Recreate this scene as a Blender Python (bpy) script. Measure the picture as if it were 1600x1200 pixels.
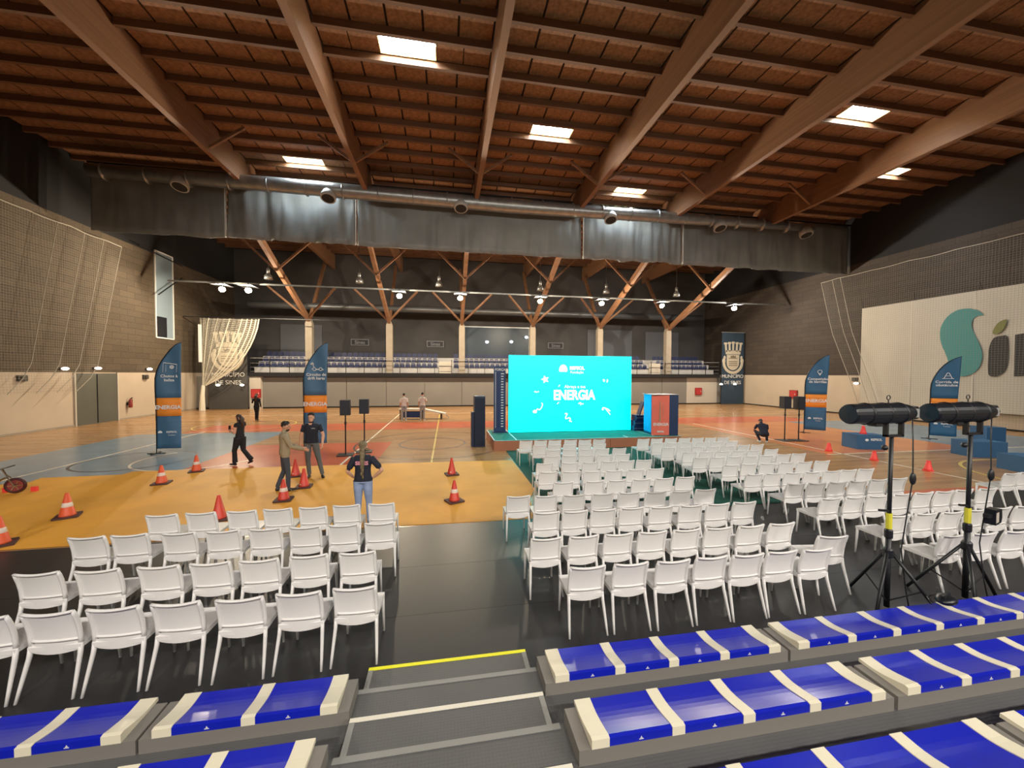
import bpy, bmesh, math, random
import numpy as np
from mathutils import Vector, Matrix, noise
random.seed(7)
for o in list(bpy.data.objects): bpy.data.objects.remove(o)
S = bpy.context.scene; COL = S.collection
PI = math.pi
# ------------------------------------------------------------------ camera
CAM_F, CAM_H, YAW, PITCH, ROLL = 595.0, 3.05, 0.170, 0.0260, -0.004
_f = np.array([math.sin(YAW)*math.cos(PITCH), math.cos(YAW)*math.cos(PITCH), -math.sin(PITCH)])
_r = np.array([math.cos(YAW), -math.sin(YAW), 0.0]); _d = np.cross(_f, _r)
_r2 = math.cos(ROLL)*_r + math.sin(ROLL)*_d; _d2 = -math.sin(ROLL)*_r + math.cos(ROLL)*_d
cam = bpy.data.cameras.new('camera'); cam.sensor_width = 36.0; cam.lens = CAM_F/1600*36; cam.clip_end = 300; cam.clip_start = .05
camo = bpy.data.objects.new('camera', cam); COL.objects.link(camo)
camo.matrix_world = Matrix([[_r2[0], -_d2[0], -_f[0], 0], [_r2[1], -_d2[1], -_f[1], 0], [_r2[2], -_d2[2], -_f[2], CAM_H], [0, 0, 0, 1]])
S.camera = camo
# ------------------------------------------------------------------ world, exposure
w = bpy.data.worlds.new('world'); S.world = w; w.use_nodes = True
w.node_tree.nodes['Background'].inputs[0].default_value = (.75, .85, 1, 1); w.node_tree.nodes['Background'].inputs[1].default_value = .3
S.view_settings.view_transform = 'Standard'; S.view_settings.look = 'None'; S.view_settings.gamma = 1
S.view_settings.exposure = -0.35
FLOOD_W = 2600.0      # far floodlights, each
NEAR_W = 3200.0       # near-side floodlights, each
SKY_E = 115.0          # skylight panes
SCREEN_E = 3.0
# ------------------------------------------------------------------ helpers
def lin(c):
    return tuple(((v/255)/12.92 if v/255 <= .04045 else ((v/255+.055)/1.055)**2.4) for v in c) + (1.0,)
def mat(name, col, rough=.5, metal=0, var=None, bump=None, emit=0, spec=.5, coord='Object', alpha=None):
    m = bpy.data.materials.new(name); m.use_nodes = True; nt = m.node_tree; b = nt.nodes['Principled BSDF']
    c = lin(col); b.inputs['Base Color'].default_value = c; b.inputs['Roughness'].default_value = rough; b.inputs['Metallic'].default_value = metal
    b.inputs['Specular IOR Level'].default_value = spec
    if emit:
        b.inputs['Emission Color'].default_value = c; b.inputs['Emission Strength'].default_value = emit
    if var or bump:
        tc = nt.nodes.new('ShaderNodeTexCoord')
    if var:  # (scale, amount[, stretch])
        n = nt.nodes.new('ShaderNodeTexNoise'); n.inputs['Scale'].default_value = var[0]; n.inputs['Detail'].default_value = 3
        src = tc.outputs[coord]
        if len(var) > 2:
            mp = nt.nodes.new('ShaderNodeMapping'); mp.inputs['Scale'].default_value = var[2]; nt.links.new(src, mp.inputs[0]); src = mp.outputs[0]
        nt.links.new(src, n.inputs['Vector'])
        r = nt.nodes.new('ShaderNodeValToRGB'); a = var[1]
        r.color_ramp.elements[0].position = .3; r.color_ramp.elements[1].position = .7
        r.color_ramp.elements[0].color = tuple(v*(1-a) for v in c[:3])+(1,); r.color_ramp.elements[1].color = tuple(min(1, v*(1+a)) for v in c[:3])+(1,)
        nt.links.new(n.outputs[0], r.inputs[0]); nt.links.new(r.outputs[0], b.inputs['Base Color'])
    if bump:
        n2 = nt.nodes.new('ShaderNodeTexNoise'); n2.inputs['Scale'].default_value = bump[0]; nt.links.new(tc.outputs[coord], n2.inputs['Vector'])
        bp = nt.nodes.new('ShaderNodeBump'); bp.inputs['Strength'].default_value = bump[1]; bp.inputs['Distance'].default_value = .02
        nt.links.new(n2.outputs[0], bp.inputs['Height']); nt.links.new(bp.outputs[0], b.inputs['Normal'])
    return m
def net_mat(name, col, cell, thick, dirs='YZ', base=0.0):
    """knotted net: transparent between cords (cell size in metres)"""
    m = bpy.data.materials.new(name); m.use_nodes = True; nt = m.node_tree; L = nt.links
    b = nt.nodes['Principled BSDF']; b.inputs['Base Color'].default_value = lin(col); b.inputs['Roughness'].default_value = .8
    uv = nt.nodes.new('ShaderNodeUVMap'); sp = nt.nodes.new('ShaderNodeSeparateXYZ'); L.new(uv.outputs[0], sp.inputs[0])
    outs = []
    for k in (0, 1):
        mu = nt.nodes.new('ShaderNodeMath'); mu.operation = 'DIVIDE'; L.new(sp.outputs[k], mu.inputs[0]); mu.inputs[1].default_value = cell
        fr = nt.nodes.new('ShaderNodeMath'); fr.operation = 'FRACT'; L.new(mu.outputs[0], fr.inputs[0])
        lt = nt.nodes.new('ShaderNodeMath'); lt.operation = 'LESS_THAN'; L.new(fr.outputs[0], lt.inputs[0]); lt.inputs[1].default_value = thick
        outs.append(lt)
    mx = nt.nodes.new('ShaderNodeMath'); mx.operation = 'MAXIMUM'; L.new(outs[0].outputs[0], mx.inputs[0]); L.new(outs[1].outputs[0], mx.inputs[1])
    m2 = nt.nodes.new('ShaderNodeMath'); m2.operation = 'MAXIMUM'; L.new(mx.outputs[0], m2.inputs[0]); m2.inputs[1].default_value = base
    L.new(m2.outputs[0], b.inputs['Alpha'])
    return m
class MB:
    def __init__(s): s.v = []; s.f = []; s.m = []; s.uv = None
    def add(s, vs, fs, mi=0):
        o = len(s.v); s.v += [tuple(p) for p in vs]; s.f += [tuple(i+o for i in f) for f in fs]; s.m += [mi]*len(fs); return s
    def box(s, x0, x1, y0, y1, z0, z1, mi=0, M=None):
        vs = [(x, y, z) for z in (z0, z1) for y in (y0, y1) for x in (x0, x1)]
        if M is not None: vs = [tuple(M @ Vector(p)) for p in vs]
        return s.add(vs, [(0, 2, 3, 1), (4, 5, 7, 6), (0, 1, 5, 4), (2, 6, 7, 3), (0, 4, 6, 2), (1, 3, 7, 5)], mi)
    def cbox(s, c, sz, mi=0, M=None):
        return s.box(c[0]-sz[0]/2, c[0]+sz[0]/2, c[1]-sz[1]/2, c[1]+sz[1]/2, c[2]-sz[2]/2, c[2]+sz[2]/2, mi, M)
    def bar(s, p, q, w, h=None, mi=0, up=(0, 0, 1)):
        p, q = Vector(p), Vector(q); h = h or w; d = (q-p).normalized(); u = Vector(up)
        if abs(d.dot(u)) > .98: u = Vector((0, 1, 0))
        a = d.cross(u).normalized(); b = a.cross(d)
        vs = [e + a*sx*w/2 + b*sy*h/2 for e in (p, q) for sx, sy in ((-1, -1), (1, -1), (1, 1), (-1, 1))]
        return s.add(vs, [(0, 3, 2, 1), (4, 5, 6, 7), (0, 1, 5, 4), (1, 2, 6, 5), (2, 3, 7, 6), (3, 0, 4, 7)], mi)
    def tube(s, pts, rad, n=8, mi=0, caps=True, flat=None):
        """sweep; rad: number, list of numbers or list of (ra, rb)"""
        P = [Vector(p) for p in pts]; k = len(P)
        if not isinstance(rad, (list, tuple)): rad = [rad]*k
        ref = Vector((1, 0, 0)) if flat is None else Vector(flat)
        rings = []
        for i in range(k):
            d = (P[min(i+1, k-1)]-P[max(i-1, 0)]).normalized(); a = ref - d*ref.dot(d)
            if a.length < .05: a = Vector((0, 1, 0)) - d*d.y
            a.normalize(); b = d.cross(a); r = rad[i]; ra, rb = r if isinstance(r, (list, tuple)) else (r, r)
            rings.append([P[i]+a*ra*math.cos(2*PI*j/n)+b*rb*math.sin(2*PI*j/n) for j in range(n)])
        vs = [p for r in rings for p in r]
        fs = [(i*n+j, i*n+(j+1) % n, (i+1)*n+(j+1) % n, (i+1)*n+j) for i in range(k-1) for j in range(n)]
        if caps: fs += [tuple(range(n-1, -1, -1)), tuple((k-1)*n+j for j in range(n))]
        return s.add(vs, fs, mi)
    def lathe(s, prof, n=16, c=(0, 0, 0), mi=0, M=None):
        """prof: list of (r, z)"""
        vs = [(c[0]+r*math.cos(2*PI*j/n), c[1]+r*math.sin(2*PI*j/n), c[2]+z) for r, z in prof for j in range(n)]
        if M is not None: vs = [tuple(M @ Vector(p)) for p in vs]
        k = len(prof); fs = [(i*n+j, i*n+(j+1) % n, (i+1)*n+(j+1) % n, (i+1)*n+j) for i in range(k-1) for j in range(n)]
        fs += [tuple(range(n-1, -1, -1)), tuple((k-1)*n+j for j in range(n))]
        return s.add(vs, fs, mi)
    def ell(s, c, r, n=12, m=8, mi=0, M=None):
        prof = [(math.sin(PI*i/m), -math.cos(PI*i/m)) for i in range(m+1)]
        vs = [Vector((c[0]+r[0]*p*math.cos(2*PI*j/n), c[1]+r[1]*p*math.sin(2*PI*j/n), c[2]+r[2]*z)) for p, z in [(max(a, 1e-3), b) for a, b in prof] for j in range(n)]
        if M is not None: vs = [M @ p for p in vs]
        fs = [(i*n+j, i*n+(j+1) % n, (i+1)*n+(j+1) % n, (i+1)*n+j) for i in range(m) for j in range(n)]
        return s.add(vs, fs, mi)
    def prism(s, poly, y0, y1, mi=0, plane='XZ', M=None):
        """poly in plane (2-D), extruded along the third axis"""
        n = len(poly)
        def mk(a, b, t): return {'XZ': (a, t, b), 'XY': (a, b, t), 'YZ': (t, a, b)}[plane]
        vs = [mk(a, b, y0) for a, b in poly]+[mk(a, b, y1) for a, b in poly]
        if M is not None: vs = [tuple(M @ Vector(p)) for p in vs]
        fs = [tuple(range(n)), tuple(range(2*n-1, n-1, -1))]+[(i, i+n, (i+1) % n+n, (i+1) % n) for i in range(n)]
        return s.add(vs, fs, mi)
    def grid(s, fn, nu, nv, mi=0, uvfn=None):
        o = len(s.v); s.add([fn(i/nu, j/nv) for j in range(nv+1) for i in range(nu+1)],
              [(j*(nu+1)+i, j*(nu+1)+i+1, (j+1)*(nu+1)+i+1, (j+1)*(nu+1)+i) for j in range(nv) for i in range(nu)], mi)
        if uvfn: s.uv = [uvfn(i/nu, j/nv) for j in range(nv+1) for i in range(nu+1)]
        return s
    def mesh(s, name, mats, smooth=False):
        me = bpy.data.meshes.new(name); me.from_pydata(s.v, [], s.f)
        for m in (mats if isinstance(mats, (list, tuple)) else [mats]): me.materials.append(m)
        for p, mi in zip(me.polygons, s.m): p.material_index = mi
        if s.uv:
            l = me.uv_layers.new(name='UVMap')
            for lp in me.loops: l.data[lp.index].uv = s.uv[lp.vertex_index]
        bm = bmesh.new(); bm.from_mesh(me); bmesh.ops.recalc_face_normals(bm, faces=bm.faces); bm.to_mesh(me); bm.free()
        if smooth:
            for p in me.polygons: p.use_smooth = True
        me.update(); return me
    def build(s, name, mats, parent=None, smooth=False, loc=None):
        return put(name, s.mesh(name, mats, smooth), parent, loc)
def put(name, me, parent=None, loc=None, rz=0):
    o = bpy.data.objects.new(name, me); COL.objects.link(o)
    if parent: o.parent = parent
    if loc: o.location = loc
    if rz: o.rotation_euler = (0, 0, rz)
    return o
def tag(o, label, cat, group=None, kind=None):
    o['label'] = label
    if kind: o['kind'] = kind
    if cat: o['category'] = cat
    if group: o['group'] = group
    return o
def struct(o, label=None):
    o['kind'] = 'structure'
    if label: o['label'] = label
    return o
def empty(name, loc=(0, 0, 0), rz=0, label=None, cat=None, group=None):
    o = bpy.data.objects.new(name, None); COL.objects.link(o); o.location = loc; o.rotation_euler = (0, 0, rz); o.empty_display_size = .1
    if label: tag(o, label, cat, group)
    return o
def copy_tree(o, parent=None):
    c = o.copy(); COL.objects.link(c); c.parent = parent
    for ch in list(o.children): copy_tree(ch, c)
    return c
_tc = {}
def text_mesh(body, size, ext=.004, bold=0.0, align='CENTER'):
    k = (body, size, ext, bold, align)
    if k in _tc: return _tc[k]
    cu = bpy.data.curves.new('lettering', 'FONT'); cu.body = body; cu.size = size; cu.extrude = ext; cu.offset = bold; cu.align_x = align; cu.resolution_u = 3
    o = bpy.data.objects.new('lettering', cu); COL.objects.link(o)
    me = bpy.data.meshes.new_from_object(o.evaluated_get(bpy.context.evaluated_depsgraph_get())); bpy.data.objects.remove(o)
    _tc[k] = me; return me
def text(body, size, m, parent, loc, rot=(PI/2, 0, 0), bold=0.0, name='lettering', ext=.004, align='CENTER', sx=1.0):
    me = text_mesh(body, size, ext, bold, align).copy(); me.materials.clear(); me.materials.append(m)
    o = put(name, me, parent); o.location = loc; o.rotation_euler = rot; o.scale = (sx, 1, 1); return o
WORDS = ['first', 'second', 'third', 'fourth', 'fifth', 'sixth', 'seventh', 'eighth', 'ninth', 'tenth', 'eleventh', 'twelfth']
def nth(i):
    if i < 12: return WORDS[i]
    n = i+1; return f"{n}{'th' if 10 < n % 100 < 14 else {1: 'st', 2: 'nd', 3: 'rd'}.get(n % 10, 'th')}"
def proj(p):
    v = np.array([_r2, _d2, _f]) @ (np.array(p, float)-np.array([0, 0, CAM_H])); return 800+CAM_F*v[0]/v[2], 600+CAM_F*v[1]/v[2], v[2]
# ------------------------------------------------------------------ floodlights (real fixtures with lamps)
M_black = mat('black_metal', (22, 23, 26), .45); M_galv = mat('galvanised_steel', (150, 152, 150), .35, .7, var=(3, .15))
M_lampglass = mat('lamp_glass', (255, 226, 170), .3, emit=60); M_lampwhite = mat('lamp_white', (255, 244, 225), .3, emit=25)
M_white = mat('white_paint', (225, 224, 218), .5)
def floodlight(x, y, z, aim, watts, col, label, ang=104, lampmat=None):
    t = empty('floodlight', (x, y, z), 0, label, 'floodlight', 'hall floodlights')
    d = Vector(aim).normalized(); q = d.to_track_quat('-Z', 'Y').to_matrix().to_4x4()
    h = MB().lathe([(.10, .22), (.16, .18), (.20, .0), (.22, -.04), (.21, -.05)], 16, M=q); h.build('housing', M_black, t, True)
    MB().lathe([(.20, -.052), (.20, -.06), (.02, -.065)], 16, M=q).build('lens', lampmat or M_lampglass, t)
    MB().bar((0, 0, .1), (0, 0, .5), .04).build('bracket', M_black, t)
    if ang > 170: MB().box(-.5, .5, -.62, .5, .235, .25).build('added_light_stop', M_black, t)  # plate added above far floodlights to keep their light off the roof
    ld = bpy.data.lights.new('floodlight_lamp', 'POINT' if ang > 170 else 'SPOT'); ld.energy = watts; ld.color = col; ld.shadow_soft_size = .12
    if ang <= 170: ld.spot_size = math.radians(ang); ld.spot_blend = .5
    lo = bpy.data.objects.new('lamp', ld); COL.objects.link(lo); lo.parent = t
    lo.matrix_local = Matrix.Translation(d*.22) @ q
    return t
FL = [-15.56, -13.89, -3.52, 1.04, 7.42, 12.65, 18.08, 25.03]
for i, x in enumerate(FL):
    floodlight(x, 30.0, 8.95, (-.02*(x-5), -.75, -.62), FLOOD_W, (1, .84, .62) if i < 7 else (1, .92, .8), f'bright warm floodlight on the far lamp rail, {nth(i)} from the left', ang=180)
for i, x in enumerate([-9, -3, 3, 9, 15, 21]):
    floodlight(x, -6.5, 9.5, (-.015*(x-5), .8, -.55), NEAR_W, (1, .93, .85), f'floodlight above the bleachers behind the viewer, {nth(i)} from the left', lampmat=M_lampwhite)
# ------------------------------------------------------------------ THE SETTING
XL, XR, YB, YF = -20.7, 31.0, -8.0, 36.0
ZD = 15.25          # underside of roof boards
def wood_floor():
    m = mat('court_wood', (178, 138, 92), .24, spec=.5); nt = m.node_tree; L = nt.links; b = nt.nodes['Principled BSDF']
    tc = nt.nodes.new('ShaderNodeTexCoord'); mp = nt.nodes.new('ShaderNodeMapping'); L.new(tc.outputs['Object'], mp.inputs[0])
    br = nt.nodes.new('ShaderNodeTexBrick'); L.new(mp.outputs[0], br.inputs['Vector']); br.inputs['Scale'].default_value = 1.0
    br.inputs['Brick Width'].default_value = 2.4; br.inputs['Row Height'].default_value = .13; br.inputs['Mortar Size'].default_value = .002
    br.inputs['Color1'].default_value = lin((186, 144, 96)); br.inputs['Color2'].default_value = lin((164, 122, 78)); br.inputs['Mortar'].default_value = lin((110, 80, 50))
    n = nt.nodes.new('ShaderNodeTexNoise'); n.inputs['Scale'].default_value = 1.2; m2 = nt.nodes.new('ShaderNodeMapping'); m2.inputs['Scale'].default_value = (.25, 3, 1)
    L.new(tc.outputs['Object'], m2.inputs[0]); L.new(m2.outputs[0], n.inputs['Vector'])
    mx = nt.nodes.new('ShaderNodeMix'); mx.data_type = 'RGBA'; mx.blend_type = 'MULTIPLY'; mx.inputs[0].default_value = .55
    L.new(br.outputs[0], mx.inputs[6]); L.new(n.outputs[0], mx.inputs[7]); mul = nt.nodes.new('ShaderNodeMix'); mul.data_type = 'RGBA'; mul.blend_type = 'MULTIPLY'; mul.inputs[0].default_value = 1
    L.new(mx.outputs[2], mul.inputs[6]); mul.inputs[7].default_value = (1.3, 1.3, 1.3, 1); L.new(mul.outputs[2], b.inputs['Base Color'])
    return m
floor = struct(MB().box(XL, XR, YB, YF, -.2, 0).build('floor', wood_floor()), 'polished wooden sports hall floor')
M_pblue = mat('court_paint_blue', (118, 140, 152), .25, var=(.8, .1)); M_pred = mat('court_paint_red', (196, 98, 62), .25, var=(.8, .12)); M_porange = mat('court_paint_orange', (204, 124, 70), .25, var=(.8, .1))
M_line = mat('court_line_white', (226, 214, 190), .35); M_liney = mat('court_line_yellow', (214, 186, 96), .35); M_lined = mat('court_line_dark', (70, 62, 58), .35)
def paint(name, m, x0, x1, y0, y1, z=.002): MB().box(x0, x1, y0, y1, .0004, z).build(name, m, floor)
for a in [(-15.0, -8.2, 9.0, 21.5), (22.0, 28.6, 9.0, 21.5)]: paint('painted_zone', M_pblue, *a)
for a in [(-8.2, -2.4, 12.0, 17.6), (-13.2, 24.5, 21.6, 24.5), (11.0, 15.2, 7.2, 8.1)]: paint('painted_zone', M_pred, *a)
for a in [(14.5, 22.0, 12.4, 21.6)]: paint('painted_zone', M_porange, *a)
for a in [(-12.33, -12.25, 8.0, 22.0), (-3.53, -3.45, 9, 30), (15.15, 15.23, 6, 21.5), (14.5, 29, 12.31, 12.39), (-13, -12.33, 21.9, 21.98), (-15, 24, 29.9, 29.98)]: paint('court_line', M_line, *a, z=.004)
for a in [(-.55, -.48, 9, 29)]: paint('court_line', M_liney, *a, z=.004)
def ring(name, m, cx, cy, r, a0, a1, wd=.07):
    n = 40; b = MB()
    for i in range(n):
        t0, t1 = a0+(a1-a0)*i/n, a0+(a1-a0)*(i+1)/n
        b.add([(cx+q*math.cos(t), cy+q*math.sin(t), .004) for t in (t0, t1) for q in (r-wd/2, r+wd/2)], [(0, 1, 3, 2)])
    b.build(name, m, floor)
ring('court_arc', M_lined, -.6, 17, 3.2, 0, 2*PI); ring('court_arc', M_lined, -10.6, 15.2, 1.6, 0, 2*PI); ring('court_arc', M_line, -8.6, 15.3, 1.9, .8*PI, 1.9*PI)
ring('court_arc', M_liney, 19.0, 7.8, 2.9, .3*PI, PI, .09); ring('court_arc', M_lined, -.6, 17, 1.4, 0, 2*PI); ring('court_arc', M_liney, -11.5, 24.5, 2.5, 0, 2*PI)
# walls
def block_wall(name, c1, c2, rough=.85):
    m = mat(name, c1, rough); nt = m.node_tree; L = nt.links; b = nt.nodes['Principled BSDF']
    tc = nt.nodes.new('ShaderNodeTexCoord'); sp = nt.nodes.new('ShaderNodeSeparateXYZ'); cb = nt.nodes.new('ShaderNodeCombineXYZ'); ad = nt.nodes.new('ShaderNodeMath')
    L.new(tc.outputs['Object'], sp.inputs[0]); L.new(sp.outputs[0], ad.inputs[0]); L.new(sp.outputs[1], ad.inputs[1]); L.new(ad.outputs[0], cb.inputs[0]); L.new(sp.outputs[2], cb.inputs[1])
    br = nt.nodes.new('ShaderNodeTexBrick'); L.new(cb.outputs[0], br.inputs['Vector']); br.inputs['Scale'].default_value = 1
    br.inputs['Brick Width'].default_value = 1.2; br.inputs['Row Height'].default_value = .4; br.inputs['Mortar Size'].default_value = .012
    br.inputs['Color1'].default_value = lin(c1); br.inputs['Color2'].default_value = lin(c2); br.inputs['Mortar'].default_value = lin(tuple(v*.6 for v in c1))
    n = nt.nodes.new('ShaderNodeTexNoise'); n.inputs['Scale'].default_value = 14; L.new(cb.outputs[0], n.inputs['Vector'])
    mx = nt.nodes.new('ShaderNodeMix'); mx.data_type = 'RGBA'; mx.blend_type = 'OVERLAY'; mx.inputs[0].default_value = .45; L.new(br.outputs[0], mx.inputs[6]); L.new(n.outputs[0], mx.inputs[7]); L.new(mx.outputs[2], b.inputs['Base Color'])
    bp = nt.nodes.new('ShaderNodeBump'); bp.inputs['Strength'].default_value = .5; bp.inputs['Distance'].default_value = .02; L.new(n.outputs[0], bp.inputs['Height']); L.new(bp.outputs[0], b.inputs['Normal'])
    return m
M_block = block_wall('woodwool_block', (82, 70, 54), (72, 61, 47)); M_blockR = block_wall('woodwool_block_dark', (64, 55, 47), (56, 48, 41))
M_beige = mat('beige_wall', (178, 163, 143), .7, var=(.6, .05)); M_topdark = mat('dark_upper_wall', (24, 23, 25), .9)
def wall(name, x0, x1, y0, y1, mats, label):
    o = MB()
    for k, (z0, z1) in enumerate(((0, 3.05), (3.05, 11.6), (11.6, 15.6))): o.box(x0, x1, y0, y1, z0, z1, k)
    return struct(o.build(name, mats), label)
wl = wall('wall_left', XL-.3, XL, YB, 42.3, [M_beige, M_block, M_topdark], 'left hall wall, beige below brown blocks')
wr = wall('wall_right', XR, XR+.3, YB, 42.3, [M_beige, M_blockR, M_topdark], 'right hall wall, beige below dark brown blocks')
struct(MB().box(XL, XR, YB-.3, YB, 0, 15.6).build('wall_back', M_beige), 'rear hall wall behind the bleachers')
M_lowgrey = mat('lower_far_wall', (122, 118, 112), .7, var=(.5, .06)); M_fardark = mat('balcony_back_wall', (74, 72, 72), .85, var=(.4, .12)); M_conc = mat('concrete', (146, 136, 121), .8, var=(2, .08))
wf = struct(MB().box(XL, XR, YF, YF+.3, 0, 2.75).build('wall_front', M_lowgrey), 'lower far wall of grey panels under the balcony')
x = -15.6
while x < 27.5:                                     # raised wall panels with recessed joints
    MB().box(x+.03, x+3.37, YF-.05, YF, .12, 2.68).build('panel', M_lowgrey, wf); x += 3.4
struct(MB().box(XL, XR, YF-.07, YF-.051, 0, .11).build('baseboard_front', M_topdark))
struct(MB().box(XL, XL+.03, 18, YF, 0, .09).build('baseboard_left', M_conc)); struct(MB().box(XR-.03, XR, 8, YF, 0, .09).build('baseboard_right', M_topdark))
bw = struct(MB().box(XL, XR, 42.0, 42.3, 2.75, 15.6).build('wall_balcony_back', M_fardark), 'dark wall at the back of the balcony')
# ends of the far wall, beside the balcony
M_cream = mat('cream_wall', (186, 178, 164), .7)
MB().box(-16.5, -15.62, YF-.4, YF-.01, 0, 2.75).build('wall_pier', M_cream, wf); MB().box(24.6, 28.1, YF-.06, YF-.052, 0, 2.75).build('wall_panel', M_cream, wf)
# balcony
M_tier = mat('tier_grey', (176, 174, 172), .7); M_rail = mat('railing_grey', (150, 150, 150), .5, .3)
bal = struct(empty('balcony', (0, 0, 0)), 'spectator balcony along the far wall'); bal['label'] = 'spectator balcony along the far wall'
MB().box(-16.5, 28.1, 35.5, 42, 2.75, 3.1).build('slab', M_topdark, bal)
for k in range(3): MB().box(-16.5, 28.1, 36.5+.8*k, 42, 3.1+.5*k, 3.6+.5*k).build('tier', M_tier, bal)
nx = 29; step = (28.0+16.4)/nx
for i in range(nx+1): MB().bar((-16.4+i*step, 35.56, 3.1), (-16.4+i*step, 35.56, 4.35), .05).build('rail_post', M_black, bal)
for z in (3.2, 3.55, 3.9, 4.33): MB().bar((-16.4, 35.56, z), (28, 35.56, z), .05 if z > 4.3 else .022).build('rail', M_rail, bal)
M_seat = mat('balcony_seat_blue', (40, 48, 82), .5)
sm = MB()
sm.prism([(-.2, .0), (.2, .0), (.22, .1), (.2, .34), (.12, .38), (-.12, .38), (-.2, .34), (-.22, .1)], .30, .34, 0, 'XZ'); sm.box(-.21, .21, -.05, .31, -.04, .02)
sme = sm.mesh('balcony_seat', M_seat)
for k in range(3):
    j = 0
    for i in range(88):
        xx = -16.1+i*.5
        if abs(xx+.1) < .75 or abs(xx-21.2) < .7: continue
        o = put('balcony_seat', sme, None, (xx, 36.62+.8*k, 3.76+.5*k)); o.location.z = 3.6+.5*k+.06
        tag(o, f"dark blue balcony seat, {nth(j)} from the left in the {['lowest','middle','top'][k]} tier", 'seat', 'balcony seats'); j += 1
for gx in (-.1, 21.2): MB().box(gx-.6, gx+.6, 36.3, 36.49, 3.1, 4.2).build('stair_panel', M_cream, bal)
# concrete columns
CX = [-11.85, -5.1, 1.4, 8.15, 15.0, 22.4]
for i, x in enumerate(CX):
    o = MB().box(x-.27, x+.27, 35.75, 36.3, 2.9, 7.4).prism([(x-.27, 7.4), (x+.27, 7.4), (x+.15, 7.75), (x-.15, 7.75)], 35.75, 36.3).build('trim_%d' % (i+1), M_conc); struct(o, f'concrete column on the balcony edge, {nth(i)} from the left')
# back-wall window with glazing bars, gallery signs, door leaf
M_glass = mat('dark_glass', (28, 48, 60), .3, spec=.5); M_alu = mat('aluminium', (190, 190, 188), .35, .6)
w2 = struct(MB().box(1.9, 9.1, 41.9, 41.99, 4.6, 8.2).build('window_2', M_glass), 'wide dark window at the back of the balcony')
for a in [((1.9, 4.6), (9.1, 4.6)), ((1.9, 8.2), (9.1, 8.2)), ((1.9, 4.6), (1.9, 8.2)), ((9.1, 4.6), (9.1, 8.2))]: MB().bar((a[0][0], 41.85, a[0][1]), (a[1][0], 41.85, a[1][1]), .1).build('window_frame', M_alu, w2)
for xx, zz in ((4.35, 6.55), (7.05, 6.62), (8.75, 7.15)):  # glowing balls added in place of lamp reflections in the window glass
    t = empty('wall_lamp_or_reflection', (xx, 41.9, zz), 0, f"added glowing ball for a lamp reflection in the balcony window, {'left' if xx<5 else 'middle' if xx<8 else 'upper right'}", 'lamp', 'balcony window reflections')
    MB().bar((0, 0, 0), (0, -.2, 0), .1).build('reflection_stem', M_black, t); MB().ell((0, -.3, 0), (.2, .12, .15)).build('bulb_or_reflection', mat('lamp_reflection_glow', (225, 238, 245), .3, emit=4), t, True)
M_sign = mat('sign_grey', (126, 126, 130), .6); M_signd = mat('sign_dark', (40, 40, 46), .6)
for i, (xx, zz) in enumerate(((-8.9, 6.3), (-1.2, 6.25), (12.2, 6.3))):
    s_ = tag(MB().box(xx-.9, xx+.9, 41.85, 41.95, zz-.33, zz+.33).build('wall_sign', M_sign), f"small grey town sign on the dark balcony wall, {nth(i)} from the left", 'sign', 'balcony signs')
    MB().box(xx-.82, xx+.82, 41.84, 41.85, zz-.26, zz+.26).build('sign_face', M_signd, s_); text('Sines', .5, M_sign, s_, (xx, 41.835, zz-.17), bold=.008)
for i, (x0, x1, z0, z1) in enumerate(((-16.5, -12.6, 3.6, 8.0), (16.0, 21.5, 3.6, 8.2), (23.2, 27.5, 3.6, 8.1))):
    struct(MB().box(x0, x1, 41.9, 41.99, z0, z1).build('door_%d' % (i+2), mat('balcony_partition', (96, 98, 104), .7)), f'plain grey partition at the back of the balcony, {nth(i)} from the left')
# left wall: door, window
M_doorgrey = mat('grey_door', (84, 84, 76), .55, var=(1, .08))
d1 = struct(MB().box(XL, XL+.04, 25.35, 28.1, 0, 3.0).build('door_1', M_doorgrey), 'wide grey door in the left wall')
for a in ((25.27, 25.35), (28.1, 28.18)): MB().box(XL, XL+.08, *a, 0, 3.05).build('door_frame', M_cream, d1)
MB().box(XL+.04, XL+.07, 26.68, 26.72, .05, 2.95).build('door_joint', M_topdark, d1)
M_pane = mat('blind_pane', (126, 142, 152), .5); M_paned = mat('dark_pane', (24, 25, 32), .3)
w1 = struct(MB().box(XL, XL+.03, 31.5, 33.3, 5.6, 11.85).build('window_1', M_pane), 'tall narrow window in the left wall')
MB().box(XL+.03, XL+.045, 31.55, 32.6, 5.68, 7.15).build('pane', M_paned, w1)
for a, b_ in (((31.5, 5.6), (33.3, 5.6)), ((31.5, 11.85), (33.3, 11.85)), ((31.5, 5.6), (31.5, 11.85)), ((33.3, 5.6), (33.3, 11.85))): MB().bar((XL+.05, a[0], a[1]), (XL+.05, b_[0], b_[1]), .07).build('window_frame', M_white, w1)
for p, q in (((29.4, 11.55), (33.6, 11.3)), ((31.1, 8.6), (33.6, 10.4))): MB().bar((XL+.5, p[0], p[1]), (XL+.5, q[0], q[1]), .06).build('stay_bar', M_black, w1)
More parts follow.
